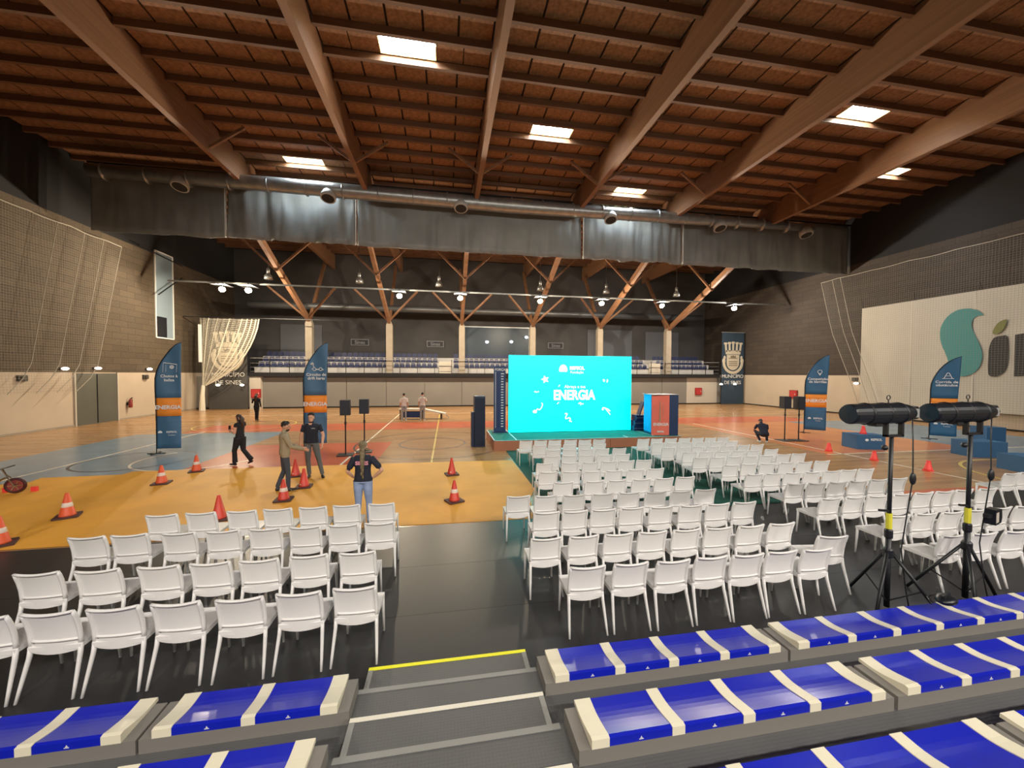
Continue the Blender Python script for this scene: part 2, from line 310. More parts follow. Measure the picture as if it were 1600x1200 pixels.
# ------------------------------------------------------------------ roof
ceil_ = struct(empty('ceiling', (0, 0, 0)), 'timber roof of boards, purlins and glued beams'); 
M_osb = mat('osb_board', (138, 98, 66), .75, var=(9, .28), bump=(30, .15)); M_deckdark = mat('board_joint', (38, 24, 16), .9)
M_beam = mat('glulam_beam', (126, 90, 63), .6, var=(1.5, .16, (1, .15, 6))); M_purlin = mat('purlin_wood', (108, 76, 54), .65, var=(2, .15, (.2, 4, 4)))
ZB = 13.75
CB = [x+.42 for x in CX]
for x in CB: MB().box(x-.13, x+.13, YB, 42, ZB, ZD).build('beam', M_beam, ceil_)
BX = [XL]+CB+[XR]; P0, PP = 14.3, 1.25
rows = [P0+PP*k for k in range(-8, 22)]
for bi in range(7):
    x0, x1 = BX[bi]+(.16 if bi else 0), BX[bi+1]-(.16 if bi < 6 else 0)
    pm = MB().box(0, x1-x0, -.07, .07, ZD-.27, ZD).mesh('purlin', M_purlin)
    for y in rows: put('purlin', pm, ceil_, (x0, y, 0))
SKY = {(2, 0): 1, (3, 3): 1, (5, 0): 1, (6, 3): 1, (1, 7): 1, (4, 7): 1}
cand = []
for bi in range(7):
    x0, x1 = BX[bi]+(.16 if bi else 0), BX[bi+1]-(.16 if bi < 6 else 0)
    n = 5 if 0 < bi < 6 else 7; w_ = (x1-x0)/n
    pmesh = MB().box(.04, w_-.04, .06, PP-.06, ZD+.0, ZD+.05).mesh('panel', M_osb)
    for k in range(-8, 21):
        y = P0+PP*k
        if (bi, k) in SKY:
            c = (x0+x1)/2 if bi < 6 else 26.0; hw = 1.06
            for a, b_ in ((x0, c-hw), (c+hw, x1)):
                for q in range(2): MB().box(a+(b_-a)*q/2+.02, a+(b_-a)*(q+1)/2-.02, y+.1, y+PP-.1, ZD, ZD+.05).build('panel', M_osb, ceil_)
            continue
        for i in range(n):
            u, v, d = proj((x0+w_*(i+.5), y+.6, ZD)); vis = d > 1 and -60 < u < 1660 and -60 < v < 330
            cand.append((0 if vis else 1, d if d > 0 else 999, pmesh, x0+w_*i, y, w_))
cand.sort(key=lambda t: (t[0], t[1]))
for c in cand[:290]: put('panel', c[2], ceil_, (c[3], c[4], 0))
rest = MB()
for c in cand[290:]: rest.box(c[3]+.04, c[3]+c[5]-.04, c[4]+.06, c[4]+PP-.06, ZD, ZD+.05)
tag(rest.build('panel', M_osb, ceil_), 'remaining roof boards', None, kind='stuff')
# dark backing of the roof boards, open at the skylights
for k in range(-19, 23):
    y = P0+PP*k; cuts = sorted(((BX[bi]+BX[bi+1])/2 if bi < 6 else 26.0) for bi, kk in SKY if kk == k); a = XL
    for c in cuts+[None]:
        e = XR if c is None else c-1.05; MB().box(a, e, y, y+PP, ZD+.05, ZD+.1).build('deck', M_deckdark, ceil_); a = None if c is None else c+1.05
# skylights
M_sky = mat('skylight_pane', (225, 240, 255), .4, emit=SKY_E); M_reveal = mat('skylight_reveal', (214, 186, 120), .6)
for i, (bi, k) in enumerate(SKY):
    c = (BX[bi]+BX[bi+1])/2 if bi < 6 else 26.0; y = P0+PP*k
    t = empty('skylight', (c, y+PP/2, ZD), 0, f"bright roof skylight, {['in the second bay near the top','above the middle of the curtain','large one at upper right','small one at far right','over the lit curtain section at left','over the lit curtain section at right'][i]}", 'skylight', 'roof skylights')
    t['kind'] = 'structure'
    MB().box(-1.02, 1.02, -.5, .5, .42, .46).build('pane', M_sky, t)
    for a in ((-1.06, -1.02, -.54, .54), (1.02, 1.06, -.54, .54), (-1.06, 1.06, -.54, -.5), (-1.06, 1.06, .5, .54)): MB().box(*a, -.02, .46).build('reveal', M_reveal, t)
    for yy in (-.18, .12): MB().bar((-1.02, yy, .36), (1.02, yy, .36), .04).build('glazing_bar', M_alu, t)
    MB().bar((.55, -.3, .0), (.55, -.3, .36), .03).build('opener', M_white, t)
# struts and braces carrying the beams
for x in CX:
    MB().bar((x, 35.9, 7.7), (x, 25.5, 12.5), .26, .42).build('strut', M_beam, ceil_); MB().bar((x, 36.1, 7.7), (x, 40.5, ZB+.2), .24, .3).build('strut', M_beam, ceil_)
    for s in (-1, 1):
        MB().bar((x, 35.6, 7.75), (x+s*2.6, 34.2, 10.2), .14).build('brace', M_beam, ceil_)
        MB().bar((x, 29.5, 10.3), (x+s*2.7, 29.5, 12.9), .14).build('brace', M_beam, ceil_)
        MB().bar((x+.42, 20.9, ZB+.1), (x+.42+s*1.7, 20.9, ZD-.2), .12).build('brace', M_beam, ceil_)
# curtain, duct, rails
M_curt = mat('curtain_tarp', (126, 130, 128), .5, var=(.7, .12), bump=(6, .15)); M_curtw = mat('curtain_edge', (214, 214, 206), .6)
cur = empty('divider_curtain', (0, 25, 10.95), 0, 'grey divider curtain raised under the roof across the hall', 'curtain')
CS = [-19.55, -12.67, -5.48, 9.13, 16.55, 30.9]
for i in range(5):
    a, b_ = CS[i]+.04, CS[i+1]-.04; ln = b_-a; ph = random.random()*9; rich = 1.0 if i in (1, 3) else .45
    def fn(u, v, a=a, ln=ln, ph=ph, rich=rich):
        xx = a+ln*u; f = .34*rich*noise.noise((xx*.9+ph, v*.7, ph))+.16*rich*noise.noise((xx*2.6+ph, v*1.6, ph+5))+.07*rich*noise.noise((xx*6, v*3, ph+9))
        return (xx, f*(1.1-.5*v)+(.0 if i in (1, 3) else .12), 3.7*v+.03*math.sin(xx*3+ph)*(1-v))
    o = MB().grid(fn, int(ln*9), 10).build('curtain_panel', M_curt, cur, True)
    md = o.modifiers.new('thick', 'SOLIDIFY'); md.thickness = .01
for xx in CS[1:-1]: MB().bar((xx, -.14, 0), (xx, -.14, 3.4), .06).build('rope', M_curtw, cur)
MB().bar((CS[0], 0, 3.72), (CS[-1], 0, 3.72), .1).build('top_rail', M_black, cur)
duct = empty('air_duct', (0, 24, 13.75), 0, 'long silver air duct with round outlets in front of the curtain', 'duct')
dp = [(-18.7, 0, .05), (-10, 0, .05), (4, 0, -.1), (16, 0, -.02), (20, 0, .02), (26.4, 0, .02)]; dr = [.34, .4, .42, .36, .28, .24]
MB().tube(dp, dr, 20, flat=(0, 1, 0)).build('duct_pipe', M_galv, duct, True)
for q in range(22):
    xx = -18+q*2.0; MB().tube([(xx, 0, -.02), (xx+.06, 0, -.02)], .435, 20, flat=(0, 1, 0)).build('duct_joint', M_galv, duct, True)
M_noz = mat('outlet_grey', (170, 170, 165), .5); M_nozd = mat('outlet_dark', (30, 30, 30), .7)
for xx in (-14.36, -6.77, .87, 10.64, 18.69, 25.68):
    R_ = Matrix.Translation((xx, -.1, -.38)) @ Matrix.Rotation(-.35, 4, 'X'); MB().lathe([(.38, .3), (.42, .0), (.42, -.2), (.36, -.2)], 16, M=R_).build('outlet', M_noz, duct, True)
    MB().lathe([(.34, -.19), (.34, -.205)], 16, M=R_).build('outlet_mouth', M_nozd, duct)
lr = tag(MB().bar((-19, 30.15, 9.42), (30.5, 30.15, 9.42), .1).build('lamp_rail', M_galv), 'thin metal rail carrying the row of far floodlights', 'rail')
d2 = tag(MB().tube([(-17.3, 37, 9.1), (-17, 37, 9.1), (27, 37, 9.1)], [.05, .3, .3], 14, flat=(0, 1, 0)).build('ventilation_pipe', mat('pipe_grey', (96, 98, 100), .4, .5), None, True), 'long grey ventilation pipe above the balcony', 'pipe')
for i, xx in enumerate((-13.2, -6.7, -.6, 7.8, 13.7, 20.4)):
    t = empty('bay_lamp', (xx, 31.5, 10.1), 0, f'unlit bell-shaped hall lamp under the far roof, {nth(i)} from the left', 'lamp', 'unlit bell lamps')
    MB().lathe([(.3, 0), (.26, .25), (.12, .42), (.1, .45)], 14).build('lamp_shade', M_galv, t, True); MB().lathe([(.12, .45), (.12, .8), (.03, .84), (.02, 3.0)], 10).build('lamp_body', M_galv, t, True)
# ------------------------------------------------------------------ wall hangings, nets
M_net = net_mat('net_cord', (128, 122, 110), .13, .055); M_rope = mat('net_rope', (158, 152, 138), .8); M_pleat = mat('pleated_net', (214, 206, 186), .8)
def net(name, X, y0, yr, z0, z1, label, ropes):
    """net hanging in the plane X; yr(z) right/left boundary towards the far end"""
    def fn(u, v):
        z = z0+(z1-z0)*v; return (X+.05*math.sin(u*40), y0+(yr(z)-y0)*u, z-.05*abs(math.sin(u*30))*v)
    o = MB().grid(fn, 60, 30, uvfn=lambda u, v: ((fn(u, v)[1]), fn(u, v)[2])).build(name, M_net); tag(o, label, 'net')
    for u in ropes: MB().tube([fn(u, v/12) for v in range(13)], .02, 5).build('rope', M_rope, o)
    MB().tube([fn(u/60, 1) for u in range(61)], .025, 5).build('edge_rope', M_rope, o)
    return o
net('ball_net', -20.2, 8, lambda z: np.interp(z, [2, 3.1, 7, 11], [24.8, 26.06, 27.0, 28.0]), 2.0, 11.0, 'white ball net hanging before the brown left wall', (.62, .8, .88, .94, 1.0))
net('ball_net', 30.35, 4, lambda z: np.interp(z, [0, 2.4, 6.5, 10.7], [23.4, 24.2, 25.8, 26.8]), .2, 10.7, 'thin ball net hanging before the right wall and big white banner', (.93, .96, 1.0))
# pleated net bunched beside the left crest
def pl(u, v):
    xt = -19.4+4.3*u; xb = -19.3+.25*u; t = (1-v); k = t**(.55+.9*u)
    x_ = xt+(xb-xt)*(k if u > .02 else t); z_ = 7.45-5.4*t-.35*u*math.sin(PI*t)*2.2
    return (x_, 34.3+.07*math.sin(u*75), z_)
pn = MB().grid(pl, 120, 20, uvfn=lambda u, v: (u*9, v*5.5)).build('gathered_net', net_mat('gathered_net_cord', (214, 206, 186), .12, .12, base=.05)); tag(pn, 'gathered white net swept aside before the left town crest', 'net')
for q in range(8): MB().tube([pl((.15, .3, .5, .7, .8, .87, .94, 1.0)[q], v/10) for v in range(11)], .02 if q < 3 else .045, 5).build('fold', M_pleat, pn)
MB().tube([(-19.25, 34.3, 2.05), (-19.3, 34.25, 1.2), (-19.35, 34.3, .02)], [.12, .16, .22], 8).build('net_tail', M_pleat, pn)
MB().bar((-20.6, 34.3, 7.52), (-8, 34.3, 7.52), .05).build('net_rail', M_black, pn); MB().bar((-19.35, 34.15, 3.9), (-19.35, 34.15, 6.9), .16).build('post_pad', M_white, pn)
# town crest banners
M_cr = mat('crest_fill', (196, 186, 164), .7); M_cr2 = mat('crest_detail', (120, 108, 92), .7); M_letter = mat('lettering_white', (220, 218, 212), .6)
def crest(x0, x1, m, label):
    t = empty('crest_banner', ((x0+x1)/2, 35.3, 0), 0, label, 'banner', 'town crest banners'); hw = (x1-x0)/2
    MB().box(-hw, hw, 0, .04, .02, 7.45).build('cloth', m, t)
    c = MB()
    for k in range(5):
        a = -.8+.4*k; b0 = 6.0-.05*abs(k-2); c.prism([(a-.10, b0-.45), (a+.10, b0-.45), (a+.1+.08*(k-2)*.5, b0+.3), (a+.2+.1*(k-2)*.5, b0+.36), (a+.16+.1*(k-2)*.5, b0+.52), (a-.16+.1*(k-2)*.5, b0+.52), (a-.2+.1*(k-2)*.5, b0+.36), (a-.1+.08*(k-2)*.5, b0+.3)], -.03, 0)
    c.box(-.86, .86, -.03, 0, 5.2, 5.6); c.build('crown', M_cr, t)
    sh = [(-.72, 5.15), (.72, 5.15), (.72, 4.3)]+[(.72*math.cos(-PI*i/10), 4.3+.75*math.sin(-PI*i/10)) for i in range(1, 10)]+[(-.72, 4.3)]
    s_ = MB().prism(sh, -.03, 0).build('shield', M_cr, t)
    for z in (4.75, 4.4, 4.2, 4.0): MB().box(-.5, .5, -.04, -.03, z, z+.08).build('charge', M_cr2, s_)
    MB().prism([(-.3, 4.85), (.3, 4.85), (.3, 5.08), (.15, 5.0), (0, 5.1), (-.15, 5.0), (-.3, 5.08)], -.04, -.03).build('charge', M_cr2, s_)
    rb = MB(); n = 20
    for i in range(n):
        t0, t1 = PI*(1.02+.96*i/n), PI*(1.02+.96*(i+1)/n)
        rb.add([(r*math.cos(q), y, 4.35+r*math.sin(q)) for q in (t0, t1) for r in (.92, 1.2) for y in (-.035, 0)], [(0, 2, 6, 4), (1, 5, 7, 3), (2, 3, 7, 6), (0, 4, 5, 1)])
    for s in (-1, 1): rb.ell((s*1.06, -.02, 4.5), (.2, .03, .3)); rb.ell((s*.98, -.02, 4.85), (.14, .03, .2))
    rb.build('ribbon', M_cr, t)
    text('MUNICÍPIO', .5, M_letter, t, (0, -.01, 2.75)); text('DE SINES', .5, M_letter, t, (0, -.01, 2.1))
    MB().bar((-hw-.1, -.02, 7.47), (hw+.1, -.02, 7.47), .06).build('hanging_rod', M_alu, t)
crest(-19.4, -16.5, mat('banner_charcoal', (66, 65, 62), .8, var=(1, .1)), 'dark grey town crest banner at the far left corner')
crest(28.15, 30.7, mat('banner_slate', (44, 62, 78), .8, var=(1, .1)), 'slate blue town crest banner at the far right corner')
# large white banner on the right wall
M_ban = mat('banner_white', (184, 178, 163), .7, var=(.5, .04)); M_teal = mat('banner_teal', (62, 132, 130), .7); M_olive = mat('banner_olive', (116, 118, 62), .7); M_dk = mat('banner_black', (38, 38, 38), .7)
bt = empty('wall_banner', (30.66, 0, 0), 0, 'huge white town banner with teal letter on the right wall', 'banner')
for a, b_ in ((20.7, 23.8), (17.6, 20.66), (14.5, 17.56), (11.4, 14.46), (8.3, 11.36)): MB().grid(lambda u, v, a=a, b_=b_: (.02*math.sin(u*9+v*3), a+(b_-a)*u, .95+7.1*v), 12, 8).build('banner_strip', M_ban, bt, True)
for yy in (20.68, 17.58, 14.48): MB().box(-.03, .03, yy-.03, yy+.03, .95, 8.05).build('seam', mat('seam_white', (198, 192, 178), .7), bt)
for yy in (23.7, 20.5, 17.3, 14.2): MB().bar((0, yy, 8.0), (.2, yy+.25, 8.6), .03).build('tie_cord', M_black, bt)
def cat_rom(pts, n=6):
    out = []; k = len(pts)
    for i in range(k):
        p0, p1, p2, p3 = (np.array(pts[(i+j-1) % k], float) for j in range(4))
        for q in range(n):
            t = q/n; out.append(tuple(.5*((2*p1)+(-p0+p2)*t+(2*p0-5*p1+4*p2-p3)*t*t+(-p0+3*p1-3*p2+p3)*t**3)))
    return out
def wallpix(x, y):      # banner outline points, on the wall plane
    d = _f + (x-800)/CAM_F*_r2 + (y-600)/CAM_F*_d2; t = 30.6/d[0]; return (d[1]*t, CAM_H+d[2]*t)
def bshape(name, px, m, smooth=True):
    P = [wallpix(*p) for p in px]; P = cat_rom(P, 5) if smooth else P
    MB().prism(P, -.06, -.045, plane='YZ').build(name, m, bt)
bshape('letter_s', [(1536, 492), (1527, 485), (1512, 482), (1495, 485), (1480, 495), (1471, 509), (1468.5, 522), (1471, 538), (1477, 552), (1482, 566), (1485, 580), (1490, 585.5), (1503, 588), (1517, 585), (1529, 575), (1534, 561), (1534, 549), (1529, 535), (1522, 521), (1518, 509), (1520, 500), (1527, 493.5)], M_teal)
bshape('leaf_dot', [(1551, 521), (1553, 513), (1560, 504), (1572, 499), (1571, 508), (1566, 517), (1557, 522)], M_olive)
bshape('letter_i', [(1544, 560), (1546, 541), (1553, 528), (1566, 524.5), (1573, 526), (1575, 545), (1574, 566), (1569, 580), (1556, 588), (1546, 587), (1543.5, 578)], M_dk)
bshape('letter_n', [(1586, 523), (1612, 519), (1640, 520), (1655, 535), (1655, 586), (1632, 587), (1630, 550), (1618, 543), (1608, 552), (1608, 587), (1584, 588)], M_dk, False)
# small wall things
M_red = mat('fire_red', (150, 34, 36), .5); M_lampbox = mat('lamp_housing', (70, 66, 60), .6)
def wl_lamp(loc, nrm, label):
    t = empty('wall_lamp_or_reflection', loc, 0, label, 'lamp', 'small lit wall lamps'); n = Vector(nrm)
    MB().bar((0, 0, 0), n*.12, .3, .12).build('housing', M_lampbox, t); MB().ell(n*.2, (.15, .15, .08)).build('bulb_or_reflection', mat('wall_lamp_glow', (255, 246, 228), .3, emit=12), t, True)
for i, (y, z) in enumerate(((24.6, 3.25), (26.6, 3.3), (30.6, 3.3))): wl_lamp((XL+.0, y, z), (1, 0, 0), f'small lit lamp at the top of the beige left wall, {nth(i)} from the left')
for i, xx in enumerate((-18.6, -16.8)): wl_lamp((xx, 35.25, 2.05), (0, -1, 0), f"small lit lamp on the left crest banner, {['left','right'][i]} one")
for i, xx in enumerate((27.9, 29.5)): wl_lamp((xx, 35.25, 2.1), (0, -1, 0), f"small lit lamp near the right crest banner, {['left','right'][i]} one")
wl_lamp((XR, 24.2, 2.45), (-1, 0, 0), 'small lit lamp on the beige right wall beside the white banner')
for i, (xx, yy) in enumerate(((XL, 22.6), (XL, 30.4), (XR, 27.5), (XR, 24.4))):
    s = 1 if xx < 0 else -1
    t = tag(MB().box(min(xx, xx+s*.12), max(xx, xx+s*.12), yy-.2, yy+.2, 2.6, 2.9).box(min(xx+s*.12, xx+s*.2), max(xx+s*.12, xx+s*.2), yy-.12, yy+.12, 2.64, 2.84).build('wall_speaker', M_lampbox), f"small dark box high on the beige {['left wall, nearer','left wall, farther','right wall, farther','right wall, nearer'][i]} one", 'speaker', 'wall speaker boxes')
for i, (loc, n) in enumerate((((-15.95, 35.55, 1.3), (0, -1, 0)), ((25.9, 35.9, 1.3), (0, -1, 0)), ((30.95, 29.6, 1.3), (-1, 0, 0)))):
    t = empty('hose_cabinet', loc, 0, ['red fire hose cabinet beside the far left woman in black', 'red fire hose cabinet on the pale far wall at right', 'red fire hose cabinet on the right wall behind the speakers'][i], 'fire cabinet', 'fire hose cabinets')
    M_ = Matrix.Rotation(0 if n[0] == 0 else -PI/2, 4, 'Z')
    MB().box(-.38, .38, -.1, .0, -.35, .4, M=M_).build('cabinet_box', M_red, t); MB().box(-.3, .3, -.115, -.1, -.27, .32, M=M_).build('cabinet_door', mat('fire_red_light', (172, 52, 52), .5), t)
    MB().bar(M_ @ Vector((.22, -.13, -.02)), M_ @ Vector((.22, -.13, .1)), .03).build('handle', M_white, t)
t = empty('fire_extinguisher', (XL+.2, 28.9, .75), 0, 'dark red fire extinguisher on the left wall beside the grey door', 'extinguisher')
MB().lathe([(.09, 0), (.1, .05), (.1, .45), (.05, .55), (.03, .58)], 12).build('cylinder', mat('extinguisher_red', (128, 40, 30), .4), t, True); MB().bar((0, 0, .58), (0, .16, .64), .05).build('handle', M_black, t); MB().tube([(0, .05, .6), (0, .16, .5), (0, .14, .2)], .015, 6).build('hose', M_black, t); MB().box(-.2, -.09, -.05, .05, .15, .35).build('wall_bracket', M_black, t)
# ------------------------------------------------------------------ floor coverings
M_yel = mat('yellow_mat', (222, 158, 52), .62, var=(.9, .1), bump=(2, .12)); M_blk = mat('black_vinyl', (32, 32, 34), .40, var=(.7, .15), bump=(1.5, .06)); M_grn = mat('green_carpet', (22, 84, 70), .9, var=(3, .15))
def sheet(name, poly, m, z, label, cat, group=None):
    o = MB().prism(poly, .0045, z, plane='XY').build(name, m); return tag(o, label, cat, group)
sheet('floor_mat', [(-14, 7.82), (-.98, 7.82), (1.85, 7.76), (2.0, 9.0), (2.3, 9.8), (2.28, 13.2), (-2.3, 13.35), (-7.2, 13.41), (-9.5, 13.45), (-9.55, 13.08), (-11.5, 13.03), (-11.35, 12.42), (-14, 12.3)], M_yel, .009, 'large ochre yellow floor mat under the cones at left', 'mat')
ys = [3.62, 4.86, 6.10, 7.75]
for i in range(3):
    for j, (a, b_) in enumerate(((-15, 1.5), (1.5, 17))):
        sheet('vinyl_sheet', [(a+.002, ys[i]+.002), (b_-.002, ys[i]+.002), (b_-.002, ys[i+1]-.002), (a+.002, ys[i+1]-.002)], M_blk, .009, f"black vinyl floor sheet under the {['left','right'][j]} chairs, {['nearest','middle','farthest'][i]} strip", 'floor sheet', 'black vinyl floor sheets')
sheet('carpet', [(2.32, 7.78), (10.3, 7.78), (10.3, 14.88), (2.32, 14.88)], M_grn, .010, 'dark green carpet under the chairs before the stage', 'carpet')
# ------------------------------------------------------------------ bleachers
M_deck = mat('bleacher_rubber', (88, 88, 88), .5, var=(2, .06)); nt = M_deck.node_tree
vo = nt.nodes.new('ShaderNodeTexVoronoi'); vo.inputs['Scale'].default_value = 38; vo.inputs['Randomness'].default_value = 0; tcn = nt.nodes.new('ShaderNodeTexCoord'); nt.links.new(tcn.outputs['Object'], vo.inputs['Vector'])
bpn = nt.nodes.new('ShaderNodeBump'); bpn.inputs['Strength'].default_value = .45; bpn.inputs['Distance'].default_value = .006; nt.links.new(vo.outputs[0], bpn.inputs['Height']); nt.links.new(bpn.outputs[0], nt.nodes['Principled BSDF'].inputs['Normal'])
M_frame = mat('bleacher_frame', (138, 138, 134), .5); M_block_g = mat('bench_block_grey', (122, 118, 112), .6); M_riser = mat('riser_grey', (96, 94, 92), .7)
M_nyel = mat('nosing_yellow', (236, 236, 30), .5); M_nwht = mat('nosing_white', (226, 222, 206), .5)
bl = empty('bleacher', (0, 0, 0), 0, 'grey tiered bleacher with central stairs in the foreground', 'bleacher')
AX0, AX1 = -.77, .83; PITCH_Y, RISE = .79, .17; BX0, BX1 = -9.0, 14.0
for k in range(12):
    y1 = 3.57-PITCH_Y*k; z = RISE*(k+1)
    MB().box(BX0, BX1, y1-PITCH_Y-.05, y1, z-.06, z).build('deck', M_deck, bl)
    MB().box(BX0, BX1, y1-.03, y1-.01, z-RISE if k else .0, z-.06).build('riser', M_riser, bl)
    MB().box(AX0-.018, AX1+.03, y1-.045, y1+.003, z-.03, z+.004).build('deck_edge', M_frame, bl)
    if k < 5:                                       # intermediate step
        ya = y1+.37 if k == 0 else y1+.40; zb = RISE*k; zt = zb+.085
        st = MB().box(AX0, AX1, y1, ya, zb if k else .0095, zt).build('step', M_deck, bl)
        MB().box(AX0, AX1, ya-.035, ya+.004, zt-.03, zt+.005).build('step_nosing', M_nyel if k == 0 else M_nwht, st)
        for a in (AX0, AX1-.045): MB().box(a, a+.045, y1, ya-.035, zt-.03, zt+.004).build('step_trim', M_frame, st)
# bench units with moulded seats
M_blue = mat('seat_blue', (20, 34, 178), .28, var=(1.5, .08), bump=(3, .05)); M_creamp = mat('seat_cream', (226, 220, 196), .4)
def seat_prof(n=8):     # (y towards the hall, z): raised rear lip, dished pan, front edge
    P = [(.0, 0), (.0, .058), (.025, .064)]
    for i in range(1, n+1):
        t = i/n; P.append((.025+.345*t, .018+.046*(1-math.sin(PI*.5*min(1, t*1.3)))+.02*max(0, t-.65)))
    return P+[(.372, 0)]
SP = seat_prof(); SPC = [(y-.004 if y < .1 else y+.002, z+.006 if z > 0 else 0) for y, z in SP]
_sc = {}
def seat_mesh(w_, cream):
    k = (round(w_, 3), cream)
    if k not in _sc: _sc[k] = MB().prism(SPC if cream else SP, 0, w_, plane='YZ').mesh('divider' if cream else 'seat', M_creamp if cream else M_blue)
    return _sc[k]
emb = MB().prism([(-.010, 0), (.010, 0), (.004, .007), (.0, .017), (-.004, .007)], -.002, 0).box(-.017, .017, -.002, 0, -.008, -.004).mesh('emblem', M_white)
def bench(x0, x1, row, nseat, label, e0=.13, e1=.13):
    y1 = 3.57-PITCH_Y*row; z = RISE*(row+1)
    t = empty('bench', (x0, y1-.34, z), 0, label, 'bench', 'blue bleacher benches'); ln = x1-x0
    MB().box(0, ln, 0, .34, 0.001, .112).build('bench_block', M_block_g, t)
    a, b_ = .09, ln-.09; st = .10; sw = (b_-a-e0-e1-(nseat-1)*st)/nseat; x = a
    o = put('divider', seat_mesh(e0, True), t, (x, .0, .112)); x += e0
    for i in range(nseat):
        s_ = put('seat', seat_mesh(sw, False), t, (x, .0, .112)); put('emblem', emb, s_, (sw*.5, -.001, .024)); x += sw
        w_ = st if i < nseat-1 else e1; put('divider', seat_mesh(w_, True), t, (x, 0, .112)); x += w_
bench(.87, 3.38, 0, 4, 'blue four-seat bench right of the stairs in the front row')
bench(3.41, 8.9, 0, 9, 'long blue bench at right end of the front row, under the lamp stands')
bench(.90, 3.56, 1, 4, 'blue four-seat bench right of the stairs in the second row')
bench(3.60, 8.2, 1, 8, 'long blue bench at right end of the second row')
bench(.95, 3.75, 2, 4, 'blue bench at the bottom right of the picture, third row')
bench(3.79, 7.5, 2, 6, 'blue bench cut by the bottom right corner, third row')
bench(-2.29, -.79, 0, 2, 'short blue two-seat bench left of the stairs in the front row')
bench(-5.3, -2.31, 0, 5, 'blue bench at left edge of the picture in the front row')
bench(-2.2, -.82, 1, 2, 'short blue bench left of the stairs in the second row')
bench(-5.0, -2.23, 1, 4, 'blue bench at bottom left corner in the second row')
# ------------------------------------------------------------------ white chairs
M_ch = mat('chair_white', (226, 224, 222), .42, bump=(60, .03))
def chair_proto():
    P = {}
    # seat: slightly dished slab with skirt
    s = MB(); n = 6
    def top(u, v): 
        x_ = -.215+.43*u; y_ = .06+.44*v; return (x_, y_, .455-.012*math.sin(PI*u)*math.sin(PI*min(1, v*1.1))+.006*v)
    s.grid(top, n, n); s.grid(lambda u, v: (lambda p: (p[0]*.97, p[1], p[2]-.03))(top(u, v)), n, n)
    for fn in (lambda t: top(t, 0), lambda t: top(t, 1), lambda t: top(0, t), lambda t: top(1, t)):
        s.grid(lambda u, v, fn=fn: (fn(u)[0], fn(u)[1], fn(u)[2]-.045*v), n, 1)
    P['seat'] = s.mesh('seat', M_ch, True)
    def byz(z):      # back surface y as function of z (recline)
        t = (z-.45)/.36; return .075-.075*t+.02*math.sin(PI*t)
    b = MB(); top_z = lambda x_: .800+.016*(x_/.2)**2-.0
    bow = lambda x_: -.022*(1-(x_/.21)**2)
    def pan(off): return lambda u, v: (lambda x_: (x_, byz(.51+(top_z(x_)-.02-.51)*v)+bow(x_)+off, .51+(top_z(x_)-.02-.51)*v))(-.19+.38*u)
    b.grid(pan(.012), 8, 5); b.grid(pan(.022), 8, 5)
    P['backrest'] = b.mesh('backrest', M_ch, True)
    f = MB()
    xs = [-.205+.41*i/8 for i in range(9)]
    f.tube([(x_, byz(top_z(x_))+bow(x_)+.008, top_z(x_)-.008) for x_ in xs], [(.017, .013)]*9, 8, flat=(0, 1, 0))
    f.tube([(x_, byz(.505)+bow(x_)+.012, .503) for x_ in xs], [(.013, .012)]*9, 8, flat=(0, 1, 0))
    f.grid(lambda u, v: (-.2+.4*u, byz(.47+.05*v)+bow(-.2+.4*u)+.006, .395+.088*v-.02*math.sin(PI*u)*(1-v)), 8, 2); f.grid(lambda u, v: (-.2+.4*u, byz(.47+.05*v)+bow(-.2+.4*u)+.03, .395+.088*v-.02*math.sin(PI*u)*(1-v)), 8, 2)
    for s_ in (-1, 1): f.tube([(s_*.205, byz(z)+.01, z) for z in (.44, .52, .6, .7, .76, .808)], [(.019, .02)]*5+[(.014, .016)], 8)
    P['back_frame'] = f.mesh('back_frame', M_ch, True)
    for s_ in (-1, 1):
        P['leg', s_, 0] = MB().tube([(s_*.228, -.035, 0), (s_*.222, .0, .12), (s_*.208, .07, .36), (s_*.205, .085, .46)], [(.012, .013), (.015, .016), (.019, .022), (.019, .022)], 8).mesh('leg', M_ch, True)
        P['leg', s_, 1] = MB().tube([(s_*.205, .50, 0), (s_*.2, .485, .25), (s_*.196, .475, .45)], [(.013, .013), (.017, .018), (.022, .022)], 8).mesh('leg', M_ch, True)
    return P
CP = chair_proto()
def chair(x, y, z, rz, label, group):
    t = empty('chair', (x, y, z), rz, label, 'chair', group)
    for k, me in CP.items(): put(k if isinstance(k, str) else k[0], me, t)
